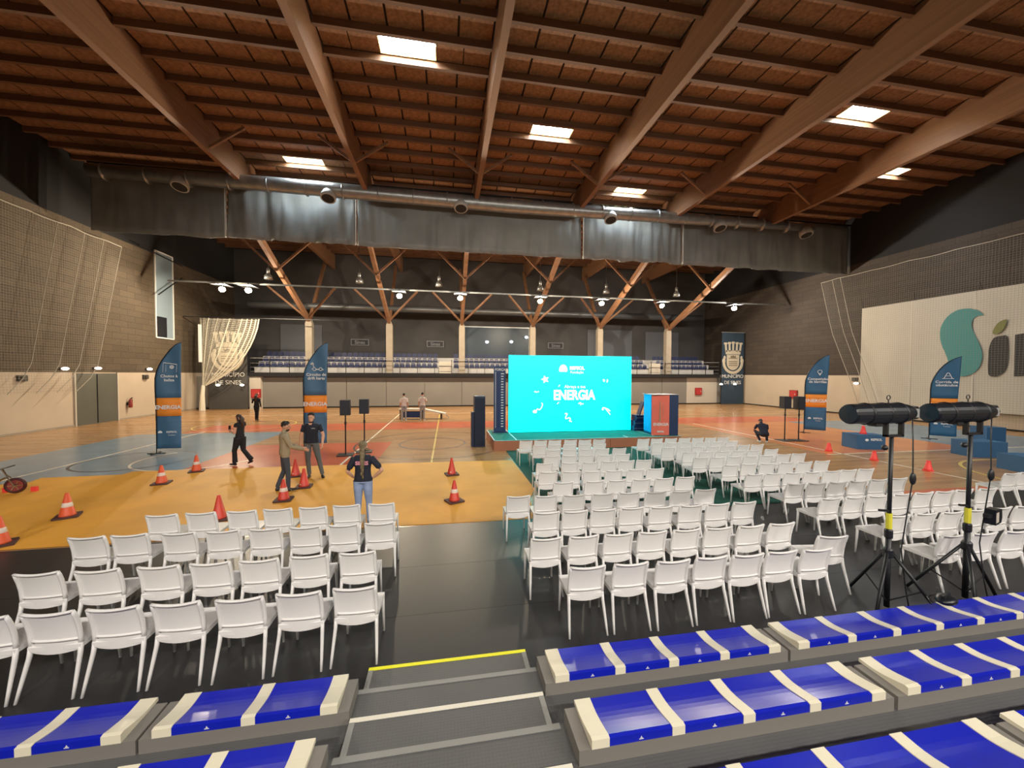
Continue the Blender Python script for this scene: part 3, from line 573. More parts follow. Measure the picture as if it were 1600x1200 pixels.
CH = {
'L1': [(-4.18,4.15),(-3.66,4.15),(-3.13,4.14),(-2.60,4.13),(-2.03,4.11),(-1.49,4.12),(-.95,4.13)],
'L2': [(-4.50,5.0),(-3.90,4.97),(-3.29,4.96),(-2.75,4.95),(-2.22,4.94),(-1.67,4.96),(-1.10,4.95)],
'L3': [(-4.82,6.0),(-4.32,6.0),(-3.70,5.96),(-3.13,5.94),(-2.58,5.93),(-2.04,5.91),(-1.51,5.90),(-.99,5.89)],
'L4': [(-4.42,6.76),(-3.88,6.77),(-3.28,6.76),(-2.75,6.77),(-2.21,6.77),(-1.68,6.78),(-1.11,6.77)],
'C1': [(1.62,4.15),(2.16,4.14),(2.70,4.12),(3.22,4.13),(3.71,4.11),(4.21,4.12),(4.72,4.10)],
'C2': [(1.34,4.97),(1.88,4.96),(2.39,4.95),(2.90,4.94),(3.43,4.93),(3.94,4.92),(4.47,4.91),(5.00,4.91)],
'C3': [(1.60,5.92),(2.08,5.90),(2.57,5.90),(3.08,5.90),(3.60,5.87),(4.14,5.85),(4.66,5.85),(5.18,5.85)],
'C4': [(1.30,6.79),(1.81,6.74),(2.34,6.71),(2.90,6.70),(3.42,6.68),(3.95,6.64),(4.46,6.61),(5.00,6.63)],
'C5': [(2.39,7.53),(3.07,7.52),(3.57,7.51),(4.12,7.50),(4.65,7.50),(5.17,7.52)],
'C6': [(2.30,8.40),(2.84,8.35),(3.34,8.31),(3.85,8.28),(4.40,8.29),(4.91,8.30)],
'C7': [(2.43,9.21),(3.08,9.18),(3.62,9.16),(4.14,9.19),(4.62,9.19),(5.11,9.19)],
'C8': [(2.84,10.0),(3.34,10.0),(3.82,9.98),(4.33,9.95),(4.88,9.95)],
'C9': [(3.12,10.83),(3.61,10.8),(4.12,10.8),(4.62,10.76),(5.17,10.76)],
'C10': [(2.89,11.6),(3.37,11.6),(3.87,11.57),(4.37,11.55),(4.85,11.52)],
'C11': [(2.61,12.36),(3.11,12.36),(3.60,12.35),(4.15,12.33),(4.65,12.30),(5.17,12.30)],
'R1': [(7.04,4.16),(7.56,4.14),(8.13,4.12)],
'R2': [(7.14,4.89),(7.70,4.90),(8.21,4.88),(8.76,4.90),(9.32,4.91),(9.86,4.91)],
'R3': [(6.91,5.79),(7.43,5.78),(7.93,5.77),(8.52,5.79),(9.03,5.79),(9.53,5.79),(10.05,5.81),(10.63,5.80)],
'R4': [(7.12,6.69),(7.60,6.66),(8.10,6.65),(8.62,6.65),(9.19,6.68),(9.74,6.70)],
'R5': [(6.87,7.49),(7.35,7.48),(7.86,7.47),(8.38,7.46),(8.91,7.46),(9.40,7.48),(9.92,7.49)],
'R6': [(6.99,8.35),(7.52,8.37),(8.03,8.35),(8.61,8.36),(9.13,8.35),(9.69,8.37)],
'R7': [(6.79,9.22),(7.29,9.21),(7.79,9.19),(8.30,9.20),(8.80,9.20),(9.40,9.24),(9.92,9.26)],
'R8': [(6.95,9.92),(7.48,9.91),(7.98,9.90),(8.52,9.90),(9.05,9.90),(9.67,9.93)],
'R9': [(6.73,10.65),(7.23,10.63),(7.72,10.61),(8.21,10.6),(8.74,10.62),(9.35,10.65),(9.86,10.66)],
'R10': [(6.85,11.42),(7.34,11.39),(7.84,11.38),(8.42,11.36),(8.94,11.35),(9.51,11.36)],
'R11': [(6.74,12.18),(7.23,12.15),(7.75,12.13),(8.27,12.12),(8.76,12.08),(9.24,12.05),(9.72,12.03)],
'X1': [(12.82,6.62),(13.33,6.64)],
}
BN = {'L': 'left block', 'C': 'centre block', 'R': 'right block', 'X': 'far right block'}
for k, v in CH.items():
    r = int(k[1:])-1; rn = 'nearest' if r == 0 else nth(r)+' nearest'
    for i, (x, y) in enumerate(v):
        z = .010 if (y-.035 > 7.78 and x > 2.3) else .009
        lb = f"white plastic chair, {nth(i)} from left in {rn} row of the {BN[k[0]]}" if k != 'X1' else f"white plastic chair alone at far right edge by the court, {['left','right'][i]} one"
        chair(x, y, z, random.uniform(-.03, .03), lb, 'white audience chairs')
chair(5.30, 4.40, .009, math.radians(-7), 'white plastic chair out of line behind the right end of the nearest centre row', 'white audience chairs')
# ------------------------------------------------------------------ stage and what stands on it
M_stw = mat('stage_plywood', (168, 108, 78), .6, var=(1.2, .1)); M_turf = mat('stage_turf', (14, 118, 104), .85, var=(6, .15)); M_tape = mat('tape_white', (220, 224, 220), .5)
SX0, SX1, SY0, SY1, SZ = 1.85, 10.0, 14.92, 17.9, .40
stg = empty('stage', ((SX0+SX1)/2, (SY0+SY1)/2, 0), 0, 'low stage with wooden front and green turf top under the screen', 'stage')
hx, hy = (SX1-SX0)/2, (SY1-SY0)/2
n = 5
for i in range(n): MB().box(-hx+2*hx*i/n+.006, -hx+2*hx*(i+1)/n-.006, -hy, -hy+.03, .0, SZ-.012).build('front_panel', M_stw, stg)
for sx in (-1, 1): MB().box(min(sx*hx, sx*(hx-.03)), max(sx*hx, sx*(hx-.03)), -hy+.03, hy, 0, SZ-.012).build('side_panel', M_stw, stg)
MB().box(-hx, hx, -hy, hy, SZ-.012, SZ).build('stage_top', M_turf, stg)
for a in [(-hx, -hx+.05, -hy, hy), (-hx, hx, -hy, -hy+.05), (-hx+.9, -hx+.95, -hy, hy), (1.6, 1.65, -hy, -hy+.5), (2.9, 2.95, -hy+.3, hy)]: MB().box(*a, SZ, SZ+.003).build('tape_line', M_tape, stg)
# LED screen
M_cyan = mat('screen_cyan', (0, 255, 255), .4, emit=SCREEN_E); M_scw = mat('screen_white', (255, 255, 255), .4, emit=SCREEN_E*1.15); M_scs = mat('screen_soft', (180, 255, 252), .4, emit=SCREEN_E); M_scd = mat('screen_grey', (70, 190, 190), .4, emit=SCREEN_E*.6); M_scr = mat('screen_logo_warm', (255, 225, 200), .4, emit=SCREEN_E)
scr = empty('led_screen', (5.70, 16.9, SZ), 0, 'large LED screen glowing cyan with white lettering on the stage', 'screen'); sw, sh = 5.9, 3.5
MB().box(-sw/2, sw/2, .0, .18, .02, sh).build('screen_housing', M_black, scr)
disp = MB().box(-sw/2, sw/2, -.012, -.001, .02, sh).build('display', M_cyan, scr)
for xx in (-2.2, 0, 2.2): MB().bar((xx, .18, 2.4), (xx, .7, .02), .06).build('rear_brace', M_black, scr)
def sp(x, y):        # pixel of the screen picture -> local x,z
    return ((x-890.3)/190.5*sw, .02+(674-y)/118.5*(sh-.02))
def stext(b, x, y, s, m, bold=0, sx=1): X, Z = sp(x, y); return text(b, s, m, disp, (X, -.0135, Z), bold=bold, ext=.001, sx=sx)
stext('ENERGIA', 894.5, 624, .62, M_scw, .018, .80); stext('Abraça a tua', 895.5, 606, .20, M_scs, .003)
stext('REPSOL', 898.5, 577, .21, M_scw, .006, 1.0); stext('Fundação', 898.5, 583, .17, M_scs, .002, 1.0)
X, Z = sp(877, 575.5)
MB().prism([(X+.19*math.cos(a)*(1.15 if 0 else 1), Z-.06+.24*max(-.35, math.sin(a))) for a in [2*PI*i/24 for i in range(24)]], -.0145, -.0125).build('logo', M_scr, disp); MB().box(X-.13, X+.13, -.0155, -.0145, Z-.135, Z-.105).build('logo_band', M_scd, disp)
def doodle(pts, wd=.05, m=M_scs):
    b = MB(); P = [sp(*p) for p in pts]
    for p, q in zip(P[:-1], P[1:]): b.bar((p[0], -.0135, p[1]), (q[0], -.0135, q[1]), .002, wd, up=(0, 0, 1))
    return b.build('drawing', m, disp)
star = []
for i in range(10):
    r = 6.2 if i % 2 == 0 else 2.8; a = PI/2+i*PI/5+.25; star.append(sp(849.5+r*math.cos(a), 592.5-r*math.sin(a)))
MB().prism(star, -.0145, -.0125).build('drawing', M_scw, disp); X, Z = sp(849.5, 593); MB().lathe([(.05, 0), (.05, .002)], 8, M=Matrix.Translation((X, -.0155, Z)) @ Matrix.Rotation(PI/2, 4, 'X')).build('drawing', M_scr, disp)
doodle([(831, 643), (834, 640), (836, 642), (838, 638), (841, 640), (844, 637), (846, 631), (844, 629)]); doodle([(832, 643.5), (837, 643)], .09)
doodle([(880, 647), (882, 645.5), (884, 647), (882, 650), (881, 654), (884, 654), (887, 652.5), (889, 655), (887, 658), (891, 659)])
doodle([(939, 638), (942, 637.5), (945, 640), (949, 645), (952, 649)]); doodle([(943, 638), (948, 640), (952, 643.5)]); doodle([(938.5, 639.5), (941, 641)], .08)
doodle([(939.5, 593.5), (941, 592.5), (942.5, 594), (940.5, 596)], .06); doodle([(946, 592.5), (947.5, 594.5), (945.5, 597)], .06)
doodle([(833, 612), (835, 611), (837, 613)]); doodle([(838, 612), (840, 611)]); doodle([(870, 604), (872, 601)], .04); doodle([(868, 631), (871, 628)], .04); doodle([(901, 631), (904, 629), (906, 631), (904, 633)]); doodle([(907, 632), (909, 630.5)])
# strength meter board left of the screen
M_navy = mat('navy_board', (22, 58, 104), .5); M_navy2 = mat('navy_board_dark', (12, 44, 92), .5)
tb = empty('scale_board', (2.38, 17.15, SZ+.0035), 0, 'tall blue measuring board with white ticks left of the screen', 'board')
MB().box(-.27, .27, 0, .06, .03, 3.0).build('board', M_navy, tb); MB().box(-.16, .0, -.008, .0, .2, 2.72).build('meter_strip', M_navy2, tb); MB().box(-.2, -.18, -.006, 0, .2, 2.75).build('edge_line', M_letter, tb); text('FORÇA', .15, M_letter, tb, (.02, -.006, 2.8), bold=.004)
for i in range(21): MB().box(.06, .2 if i == 20 else .17, -.006, 0, .24+.12*i, .285+.12*i).build('tick', M_letter, tb)
MB().box(-.32, .32, -.2, .3, 0, .03).build('base_plate', M_navy, tb)
# speaker column left of the stage
t = empty('loudspeaker_column', (1.36, 16.04, 0), .06, 'tall dark navy loudspeaker column beside the stage left end', 'loudspeaker')
MB().box(-.22, .22, -.2, .25, 0, 2.1).build('cabinet', mat('navy_cabinet', (20, 38, 66), .5), t); MB().box(-.2, .2, -.215, -.2, .06, 2.04).build('grille', mat('navy_grille', (16, 30, 54), .7), t); MB().box(-.22, .22, -.2, .25, 2.1, 2.13).build('cap', mat('cap_grey', (96, 108, 124), .5), t); MB().box(-.34, -.22, -.1, .2, 0, 1.45).build('side_case', mat('navy_case', (24, 40, 70), .5), t)
# three-sided printed box at the stage right end
M_coral = mat('print_coral', (232, 112, 92), .5, var=(1.2, .08)); M_azure = mat('print_azure', (0, 150, 226), .5, var=(3, .12)); M_dnavy = mat('print_navy', (12, 46, 88), .5)
t = empty('display_box', (9.2, 15.75, SZ+.0035), 0, 'coral and blue printed display box at the stage right end', 'display box')
P_ = [(-.38, -.42), (.40, -.52), (.78, -.60), (.76, .3), (-.30, .34)]
MB().prism([(p[0]*.98, p[1]*.98+.01) for p in P_], 0.0, 1.74, plane='XY').build('core', M_dnavy, t)
def face(p, q, z0, z1, m, name, th=.02):
    p, q = Vector((*p, 0)), Vector((*q, 0)); d = (q-p).normalized(); nrm = Vector((d.y, -d.x, 0)); vs = [p, q, q+nrm*th, p+nrm*th]
    return MB().add([(v.x, v.y, z) for z in (z0, z1) for v in vs], [(0, 1, 2, 3), (4, 7, 6, 5), (0, 4, 5, 1), (1, 5, 6, 2), (2, 6, 7, 3), (3, 7, 4, 0)]).build(name, m, t)
fc = face(P_[0], P_[1], 0, 1.77, M_coral, 'coral_face'); face(P_[4], P_[0], .12, 1.77, M_azure, 'azure_face'); face(P_[1], P_[2], 0, 1.77, M_dnavy, 'navy_face')
rz_ = math.atan2(P_[1][1]-P_[0][1], P_[1][0]-P_[0][0])
for b, z, s in (('ENERGIA', .42, .17), ('REPSOL', .13, .09)): text(b, s, M_letter, fc, (.02, -.50, z), (PI/2, 0, rz_), bold=.006)
MB().prism([(-.06, .6), (.02, .6), (.0, 1.5), (-.03, 1.5)], -.502, -.497).build('print_figure', mat('print_tan', (176, 140, 110), .6), fc); MB().prism([(.1, .8), (.13, .8), (.14, 1.4), (.11, 1.4)], -.508, -.503).build('print_figure', mat('print_tan2', (190, 128, 104), .6), fc)
MB().box(-.4, .82, -.62, .36, 1.77, 1.785).build('lid', mat('lid_grey', (150, 150, 160), .5), t)
# flight cases with a tilted monitor behind the screen's right edge
t = empty('flight_case_stack', (9.12, 16.9, SZ+.0035), 0, 'stack of dark blue equipment cases beside the screen right edge', 'cases')
for i, (a, b_) in enumerate(((.42, .0), (.38, .25), (.30, .5))): c_ = MB().box(-a, a, -.25, .25, b_, b_+.23).build('case', M_navy2, t); MB().box(-a, a, -.255, -.25, b_+.1, b_+.115).build('case_edge', M_alu, c_)
MB().bar((-.08, 0, .73), (.14, 0, 1.35), .05, .3, up=(0, 1, 0)).build('monitor', M_navy2, t)
# ------------------------------------------------------------------ speakers on stands
M_spk = mat('speaker_black', (26, 30, 38), .55); M_grl = mat('speaker_grille', (34, 40, 52), .7)
def spk(x, y, rz, label, wd=.34):
    t = empty('stand_speaker', (x, y, 0), rz, label, 'speaker', 'speakers on stands')
    MB().box(-.28, .28, -.28, .28, .0045, .03).build('base_plate', M_black, t); MB().tube([(0, 0, .03), (0, 0, 1.5)], .025, 8).build('pole', M_black, t); MB().lathe([(.04, 1.15), (.04, 1.25)], 8).build('clamp', M_black, t)
    MB().box(-wd/2, wd/2, -.16, .16, 1.5, 2.06).build('cabinet', M_spk, t); MB().box(-wd/2+.02, wd/2-.02, -.17, -.16, 1.53, 2.03).build('grille', M_grl, t)
spk(-3.72, 15.0, .1, 'black speaker on a stand, left one of the pair beside the ponytailed woman'); spk(-3.15, 15.04+.45, .1, 'black speaker on a stand, right one of the pair above the ponytailed woman')
spk(15.55, 15.3, -.1, 'black speaker on a stand at right, left one near the crouching person'); spk(16.2, 15.2, -.1, 'black speaker on a stand at right, beside the blue feather flag')
# ------------------------------------------------------------------ feather flags
M_fl = mat('flag_blue', (66, 106, 138), .6, var=(1.2, .06)); M_flo = mat('flag_orange', (236, 142, 44), .6)
M_fr = mat('flag_blue_deep', (44, 96, 134), .6, var=(1.2, .06)); M_fw = mat('flag_print_white', (226, 230, 230), .6)
def flag(x, y, rz, W, Ht, lines, icon, label, m):
    t = empty('feather_flag', (x, y, 0), rz, label, 'flag', 'blue and orange feather flags')
    def xl(z): # left edge (pole) as function of z, bending over at the top
        k = min(1, max(0, (z-Ht*.64)/(Ht*.36))); return .03+W*1.06*(1-(1-k**1.6)**.62)
    def xr(z): return W*(.98+.0*z)+.10*W*max(0, (z-.4*Ht)/Ht)**1.2*1.5
    def wav(xx, z): return .035*math.sin(xx*7+z*1.3)
    z0, zo0, zo1, z1 = .18, Ht*.335, Ht*.50, Ht
    def cl(za, zb, name, mm, nv):
        def fn(u, v):
            z = za+(zb-za)*(1-(1-v)**2 if name == 'upper_cloth' else v); a, b_ = xl(z), max(xl(z)+.012, xr(z)); xx = a+(b_-a)*u; return (xx, wav(xx, z), z)
        o = MB().grid(fn, 10, nv).build(name, mm, t, True); sd = o.modifiers.new('thick', 'SOLIDIFY'); sd.thickness = .004; sd.offset = 1; return o
    cl(z0, zo0, 'lower_cloth', m, 6); oc = cl(zo0, zo1, 'orange_band', M_flo, 4); up = cl(zo1, z1, 'upper_cloth', m, 20)
    zz = [0.0, .5, 1.5]+[Ht*.6+Ht*.4*(1-(1-i/10)**2) for i in range(11)]; MB().tube([(xl(z)-.012, wav(xl(z), z), z) for z in zz], [.018]*10+[.012]*4, 6).build('pole', M_black, t)
    MB().box(-.25, .3, -.03, .03, .0045, .03).box(-.03, .03, -.3, .3, .0045, .03).build('cross_base', M_black, t)
    cx = W*.52
    def ft(b, s, xx, z, bold, par=None): text(b, s, M_fw, par or t, (xx, -.045, z), bold=bold, ext=.002, name='print')
    ft('ENERGIA', .20*W/.82, cx, Ht*.40, .006); ft('REPSOL', .10*W/.82, cx+.1, Ht*.185, .002); ft('Fundação', .06, cx+.1, Ht*.16, 0)
    MB().prism([(cx-.26+.07*math.cos(a), Ht*.19+.07*max(-.3, math.sin(a))) for a in [2*PI*i/12 for i in range(12)]], -.047, -.043).build('print', M_fw, t)
    for i, b in enumerate(lines): ft(b, .145*W/.82, cx+.05, Ht*.685-.15*i, .003)
    ic = MB()
    def seg(pts, wd=.022):
        for p, q in zip(pts[:-1], pts[1:]): ic.bar((cx+.08+p[0], -.046, Ht*.73+p[1]), (cx+.08+q[0], -.046, Ht*.73+q[1]), .003, wd)
    cir = lambda a, b, r: [(a+r*math.cos(2*PI*i/14), b+r*math.sin(2*PI*i/14)) for i in range(15)]
    if icon == 'goal': seg([(-.22, .0), (-.2, .36), (.22, .3), (.2, .0)]); seg([(-.13, .02), (-.12, .3)], .014); seg(cir(.06, .2, .06)); seg(cir(.06, .2, .03))
    if icon == 'kart': seg(cir(-.1, .08, .06)); seg(cir(.14, .08, .06)); seg([(-.04, .07), (.08, .07)], .04); seg([(-.1, .14), (-.17, .3)]); seg([(-.24, .28), (-.17, .35), (-.12, .27), (-.24, .28)], .03); seg([(-.2, .08), (-.16, .1)]); seg([(.2, .06), (.26, .06)])
    if icon == 'pin': seg(cir(.05, .24, .09)); seg([(.0, .16), (.05, .06), (.1, .16)], .03)
    if icon == 'cone': seg([(-.12, .05), (-.02, .3), (.04, .3), (.14, .05)]); seg([(-.18, .04), (.2, .04)]); seg([(-.05, .16), (.07, .16)], .02)
    ic.build('icon', M_fw, t)
flag(-10.79, 16.32, .12, .82, 4.2, ['Chutos à', 'baliza'], 'goal', 'blue feather flag with goal icon nearest the left wall', M_fl)
flag(-5.77, 16.7, .0, .92, 4.3, ['Circuito de', 'drift karts'], 'kart', 'blue feather flag with kart icon behind the two talking men', M_fl)
flag(18.7, 17.27, -.72, .95, 4.1, ['Competição', 'de barritas'], 'pin', 'blue feather flag with pin icon beside the right speakers', M_fr)
flag(23.0, 14.7, -.85, .92, 3.95, ['Corrida de', 'obstáculos'], 'cone', 'blue feather flag with cone icon before the big white banner', M_fr)
# ------------------------------------------------------------------ cones
M_cone = mat('cone_orange', (222, 92, 52), .5); M_coner = mat('cone_red', (206, 66, 48), .45); M_cbase = mat('cone_base', (74, 48, 44), .7); M_cband = mat('cone_band', (226, 214, 204), .5); M_pink = mat('cone_coral', (246, 74, 66), .5)
def cone(x, y, band, m, label, rz=.3, z=.009):
    t = empty('traffic_cone', (x, y, z), rz, label, 'cone', 'traffic cones')
    MB().prism([(-.17, -.19), (.17, -.19), (.19, -.17), (.19, .17), (.17, .19), (-.17, .19), (-.19, .17), (-.19, -.17)], 0, .035, plane='XY').build('base', M_cbase, t)
    MB().lathe([(.135, .035), (.125, .06), (.03, .5), (.022, .505)], 18).build('body', m, t, True)
    if band: MB().lathe([(.091, .22), (.0925, .222), (.069, .318), (.066, .32)], 18).build('reflective_band', M_cband, t, True)
    else: MB().ell((-.06, -.1, .1), (.018, .018, .018)).build('sticker', M_cband, t)
for x, y, b, m, lb in ((-7.87, 9.41, 1, M_cone, 'orange cone with white band, nearest the left edge of the picture'), (-7.71, 11.85, 1, M_cone, 'orange cone with white band before the left feather flag'),
        (-7.61, 13.16, 1, M_cone, 'orange cone with white band at the far edge of the yellow mat, left'), (-4.66, 8.75, 0, M_coner, 'plain red cone behind the farthest row of left chairs'),
        (-3.85, 9.84, 1, M_coner, 'red cone with white band at the feet of the man in beige'), (-3.76, 10.9, 0, M_coner, 'plain red cone between the two talking men'), (-4.40, 12.1, 0, M_coner, 'plain red cone half hidden behind the man in beige'),
        (.15, 11.57, 0, M_coner, 'plain red cone, farther of the two before the stage'), (.18, 9.11, 1, M_coner, 'red cone with white band, nearer of the two before the stage'), (-7.75, 8.05, 1, M_cone, 'orange cone cut off by the left picture edge')):
    cone(x, y, b, m, lb, random.uniform(.1, .6))
def mini(x, y, z, label):
    t = empty('marker_cone', (x, y, z), .4, label, 'cone', 'small coral marker cones')
    MB().prism([(.14*math.cos(a), .14*math.sin(a)) for a in [PI/8+PI/4*i for i in range(8)]], 0, .02, plane='XY').build('base', M_pink, t); MB().lathe([(.115, .02), (.10, .06), (.05, .30), (.035, .31)], 14).build('body', M_pink, t, True); MB().lathe([(.06, .31), (.062, .325), (.02, .33)], 10).build('tip', M_pink, t, True)
mini(15.15, 12.87, .0045, 'small coral cone, farthest of three on the right court line'); mini(15.19, 11.25, .0045, 'small coral cone, middle of three on the right court line'); mini(15.23, 9.71, .0045, 'small coral cone, nearest of three on the right court line')
M_bxb = mat('box_blue', (48, 92, 132), .55)
for i, (x, y, w_, d_, h_, lb) in enumerate(((17.36, 13.3, .55, .4, .58, 'blue obstacle box with white logo under a coral cone'), (20.1, 11.3, .58, .4, .57, 'blue obstacle box behind the right lamp stand'), (18.35, 9.22, .4, .4, .5, 'blue obstacle box at the right edge of the picture'), (24.7, 13.6, .4, .35, .7, 'dark blue box at the foot of the right feather flag'))):
    t = empty('obstacle_box', (x, y, .0025), -.25, lb, 'box', 'blue obstacle boxes')
    MB().box(-w_, w_, -d_, d_, 0, h_).build('box_body', M_bxb, t); MB().box(-w_, w_, -d_, d_, h_, h_+.01).build('box_lid', M_fr, t)
    if i == 0: text('REPSOL', .13, M_fw, t, (.2, -d_-.004, h_*.62), bold=.003); MB().ell((-.16, -d_, h_*.66), (.07, .006, .05)).build('logo', M_fw, t)
mini(17.36, 13.3, .595, 'small coral cone standing on a blue box')
# ------------------------------------------------------------------ drift trike at the left edge
M_tyre = mat('tyre_maroon', (64, 20, 22), .5); M_rim = mat('rim_maroon', (150, 70, 70), .3, .3); M_chrome = mat('chrome', (170, 160, 145), .2, .9)
t = empty('drift_trike', (-10.66, 11.45, .009), 0, 'small trike with maroon front wheel cut by the left edge', 'trike')
Mw = Matrix.Translation((0, 0, .2)) @ Matrix.Rotation(.35, 4, 'Z') @ Matrix.Rotation(PI/2, 4, 'X')
wv = MB(); nn, mm = 24, 8
wv.add([tuple(Mw @ Vector(((.165+.033*math.cos(2*PI*j/mm))*math.cos(2*PI*i/nn), (.165+.033*math.cos(2*PI*j/mm))*math.sin(2*PI*i/nn), .04*math.sin(2*PI*j/mm)))) for i in range(nn) for j in range(mm)], [(i*mm+j, i*mm+(j+1) % mm, ((i+1) % nn)*mm+(j+1) % mm, ((i+1) % nn)*mm+j) for i in range(nn) for j in range(mm)])
wh = wv.build('wheel', M_tyre, t, True)
MB().lathe([(.145, -.02), (.145, .02), (.12, .024), (.03, .01)], 20, M=Mw).build('rim', M_rim, wh)
for i in range(6): MB().bar(Mw @ Vector((0, 0, .02)), Mw @ Vector((.13*math.cos(i*PI/3), .13*math.sin(i*PI/3), .026)), .02).build('spoke', M_chrome, wh)
for s in (-1, 1): MB().tube([Mw @ Vector((0, 0, s*.06)), Mw @ Vector((-.1, .2, s*.06)), (-.18, -.0, .48)], .014, 6).build('fork', M_chrome, t)
MB().tube([(-.18, 0, .46), (-.26, 0, .62)], .018, 6).build('steering_column', M_chrome, t); MB().tube([(-.2, -.22, .66), (-.26, -.05, .63), (-.28, .1, .63), (-.24, .26, .66)], .014, 6).build('handlebar', M_black, t)
MB().tube([(-.2, 0, .4), (-.6, .05, .2), (-1.3, .1, .2)], .025, 8).build('frame', M_chrome, t); MB().box(-1.5, -1.05, -.15, .35, .22, .3).build('seat', M_black, t)
for s in (-.28, .48): MB().tube([(-1.35, s-.05, .14), (-1.35, s+.05, .14)], .14, 14, flat=(1, 0, 0)).build('rear_wheel', M_tyre, t)
for a in (-.32, .28): MB().box(a-.06, a+.06, .1, .16, 0, .12).build('foot_guard', M_pink, t)
# ------------------------------------------------------------------ follow spotlights on tripods
M_label = mat('label_yellow', (214, 206, 60), .5); M_spot = mat('spot_black', (20, 24, 30), .35)
def followspot(x, y, az, L, label, rz):
    t = empty('follow_spot', (x, y, .009), 0, label, 'spotlight', 'follow spots on stands')
    MB().tube([(0, 0, .05), (0, 0, .95)], .032, 10).build('stand_tube', M_black, t, True); MB().tube([(0, 0, .9), (0, 0, 2.27)], .024, 10).build('pole', M_black, t, True)
    MB().lathe([(.05, .70), (.055, .72), (.055, .8), (.04, .82)], 12).build('leg_hub', M_black, t)
    for a in az:
        c, s = math.cos(math.radians(a)), math.sin(math.radians(a)); MB().tube([(c*.04, s*.04, .76), (c*.55, s*.55, .012)], .02, 8).build('tripod_leg', M_black, t, True); MB().tube([(0, 0, .12), (c*.32, s*.32, .33)], .009, 6).build('leg_brace', M_black, t)
    MB().lathe([(.04, .95), (.045, .97), (.045, 1.05), (.03, 1.07)], 10).build('clamp', M_black, t); MB().lathe([(.034, 1.07), (.034, 1.27)], 10).build('label_sleeve', M_label, t)
    MB().bar((0, 0, 1.3), (-.2, -.03, 1.33), .025).build('clamp_handle', M_black, t); MB().ell((-.1, 0, 2.12), (.035, .035, .035)).build('knob', M_black, t, True)
    y_ = MB()
    for s in (-.12, .12): y_.bar((s, -.02, 2.27), (s, -.02, 2.55), .03, .05)
    y_.bar((-.135, -.02, 2.275), (.135, -.02, 2.275), .05, .03); y_.build('yoke', M_black, t)
    Mh = Matrix.Translation((-.12, 0, 2.56)) @ Matrix.Rotation(rz, 4, 'Z') @ Matrix.Rotation(PI/2, 4, 'Y')
    hd = MB().lathe([(.10, -L*.52), (.125, -L*.50), (.13, -L*.2), (.135, 0), (.13, L*.2), (.115, L*.3), (.095, L*.36), (.06, L*.38)], 20, M=Mh).build('lamp_head', M_spot, t)
    for k in (-.3, -.05, .18): MB().lathe([(.14, L*k), (.14, L*k+.02)], 18, M=Mh).build('band', M_black, hd, True)
    MB().lathe([(.11, -L*.525), (.02, -L*.53)], 18, M=Mh).build('lens', M_glass, hd)
    e = Matrix.Translation((-.12, 0, 2.56)) @ Matrix.Rotation(rz, 4, 'Z')
    MB().box(L*.37, L*.45, -.055, .055, -.055, .055, M=e).build('rear_plate', M_alu, hd); MB().tube([e @ Vector((L*.38, 0, .08)), e @ Vector((L*.49, 0, .07)), e @ Vector((L*.53, 0, 0)), e @ Vector((L*.49, 0, -.07)), e @ Vector((L*.38, 0, -.08))], .014, 6).build('rear_handle', M_black, hd, True)
    MB().box(-.2, -.1, -.05, .05, -.16, -.12, M=e).build('focus_knob', M_black, hd)
    MB().tube([e @ Vector((.06, 0, .13)), e @ Vector((.06, 0, .17))]+[e @ Vector((.06+.03*math.sin(a), 0, .20-.03*math.cos(a))) for a in [2*PI*i/8 for i in range(9)]], .006, 5).build('lifting_eye', M_black, hd)
    cb = [e @ Vector((L*.42, 0, -.06)), Vector((.30, -.03, 2.2)), Vector((.28, -.05, 1.9)), Vector((.27, -.06, 1.72)), Vector((.2, -.05, 1.2)), Vector((.15, -.04, .8)), Vector((.18, -.08, .3)), Vector((.2, -.12, .02))]
    MB().tube(cb, .007, 6).build('power_cable', M_black, t, True); MB().ell((.27, -.06, 1.72), (.04, .03, .08)).build('connector', M_black, t, True)
followspot(5.62, 3.97, (78, -40, 205), 1.12, 'black follow spotlight on tripod, left of the two at right', .04)
followspot(6.90, 3.96, (132, 0, 222), 1.22, 'black follow spotlight on tripod, right of the two at right', .04)
t = empty('ballast_unit', (7.16, 3.86, 1.2), .3, 'black ballast box clipped to the right spotlight stand', 'ballast')
MB().prism([(-.13, -.1), (.1, -.1), (.14, -.04), (.12, .08), (-.13, .1)], -.05, .05).build('case', M_spot, t); MB().box(-.12, -.02, -.054, -.05, -.07, .06).build('label_plate', M_cream, t); MB().bar((-.13, 0, .02), (-.22, .02, .02), .05).build('clip', M_black, t)
t = empty('power_box', (5.72, 3.44, .41), .3, 'black cable box lying on the front bench below the left spotlight', 'power box')
MB().ell((0, 0, .045), (.15, .09, .05), 14, 8).build('case', M_spot, t, True); MB().tube([(.14, 0, .04), (.2, .05, .03), (.1, .12, .02), (-.1, .13, .03), (-.22, .06, .02)], .01, 6).build('cable', M_black, t, True); MB().bar((-.1, 0, .09), (.08, 0, .095), .03).build('grip', M_black, t)
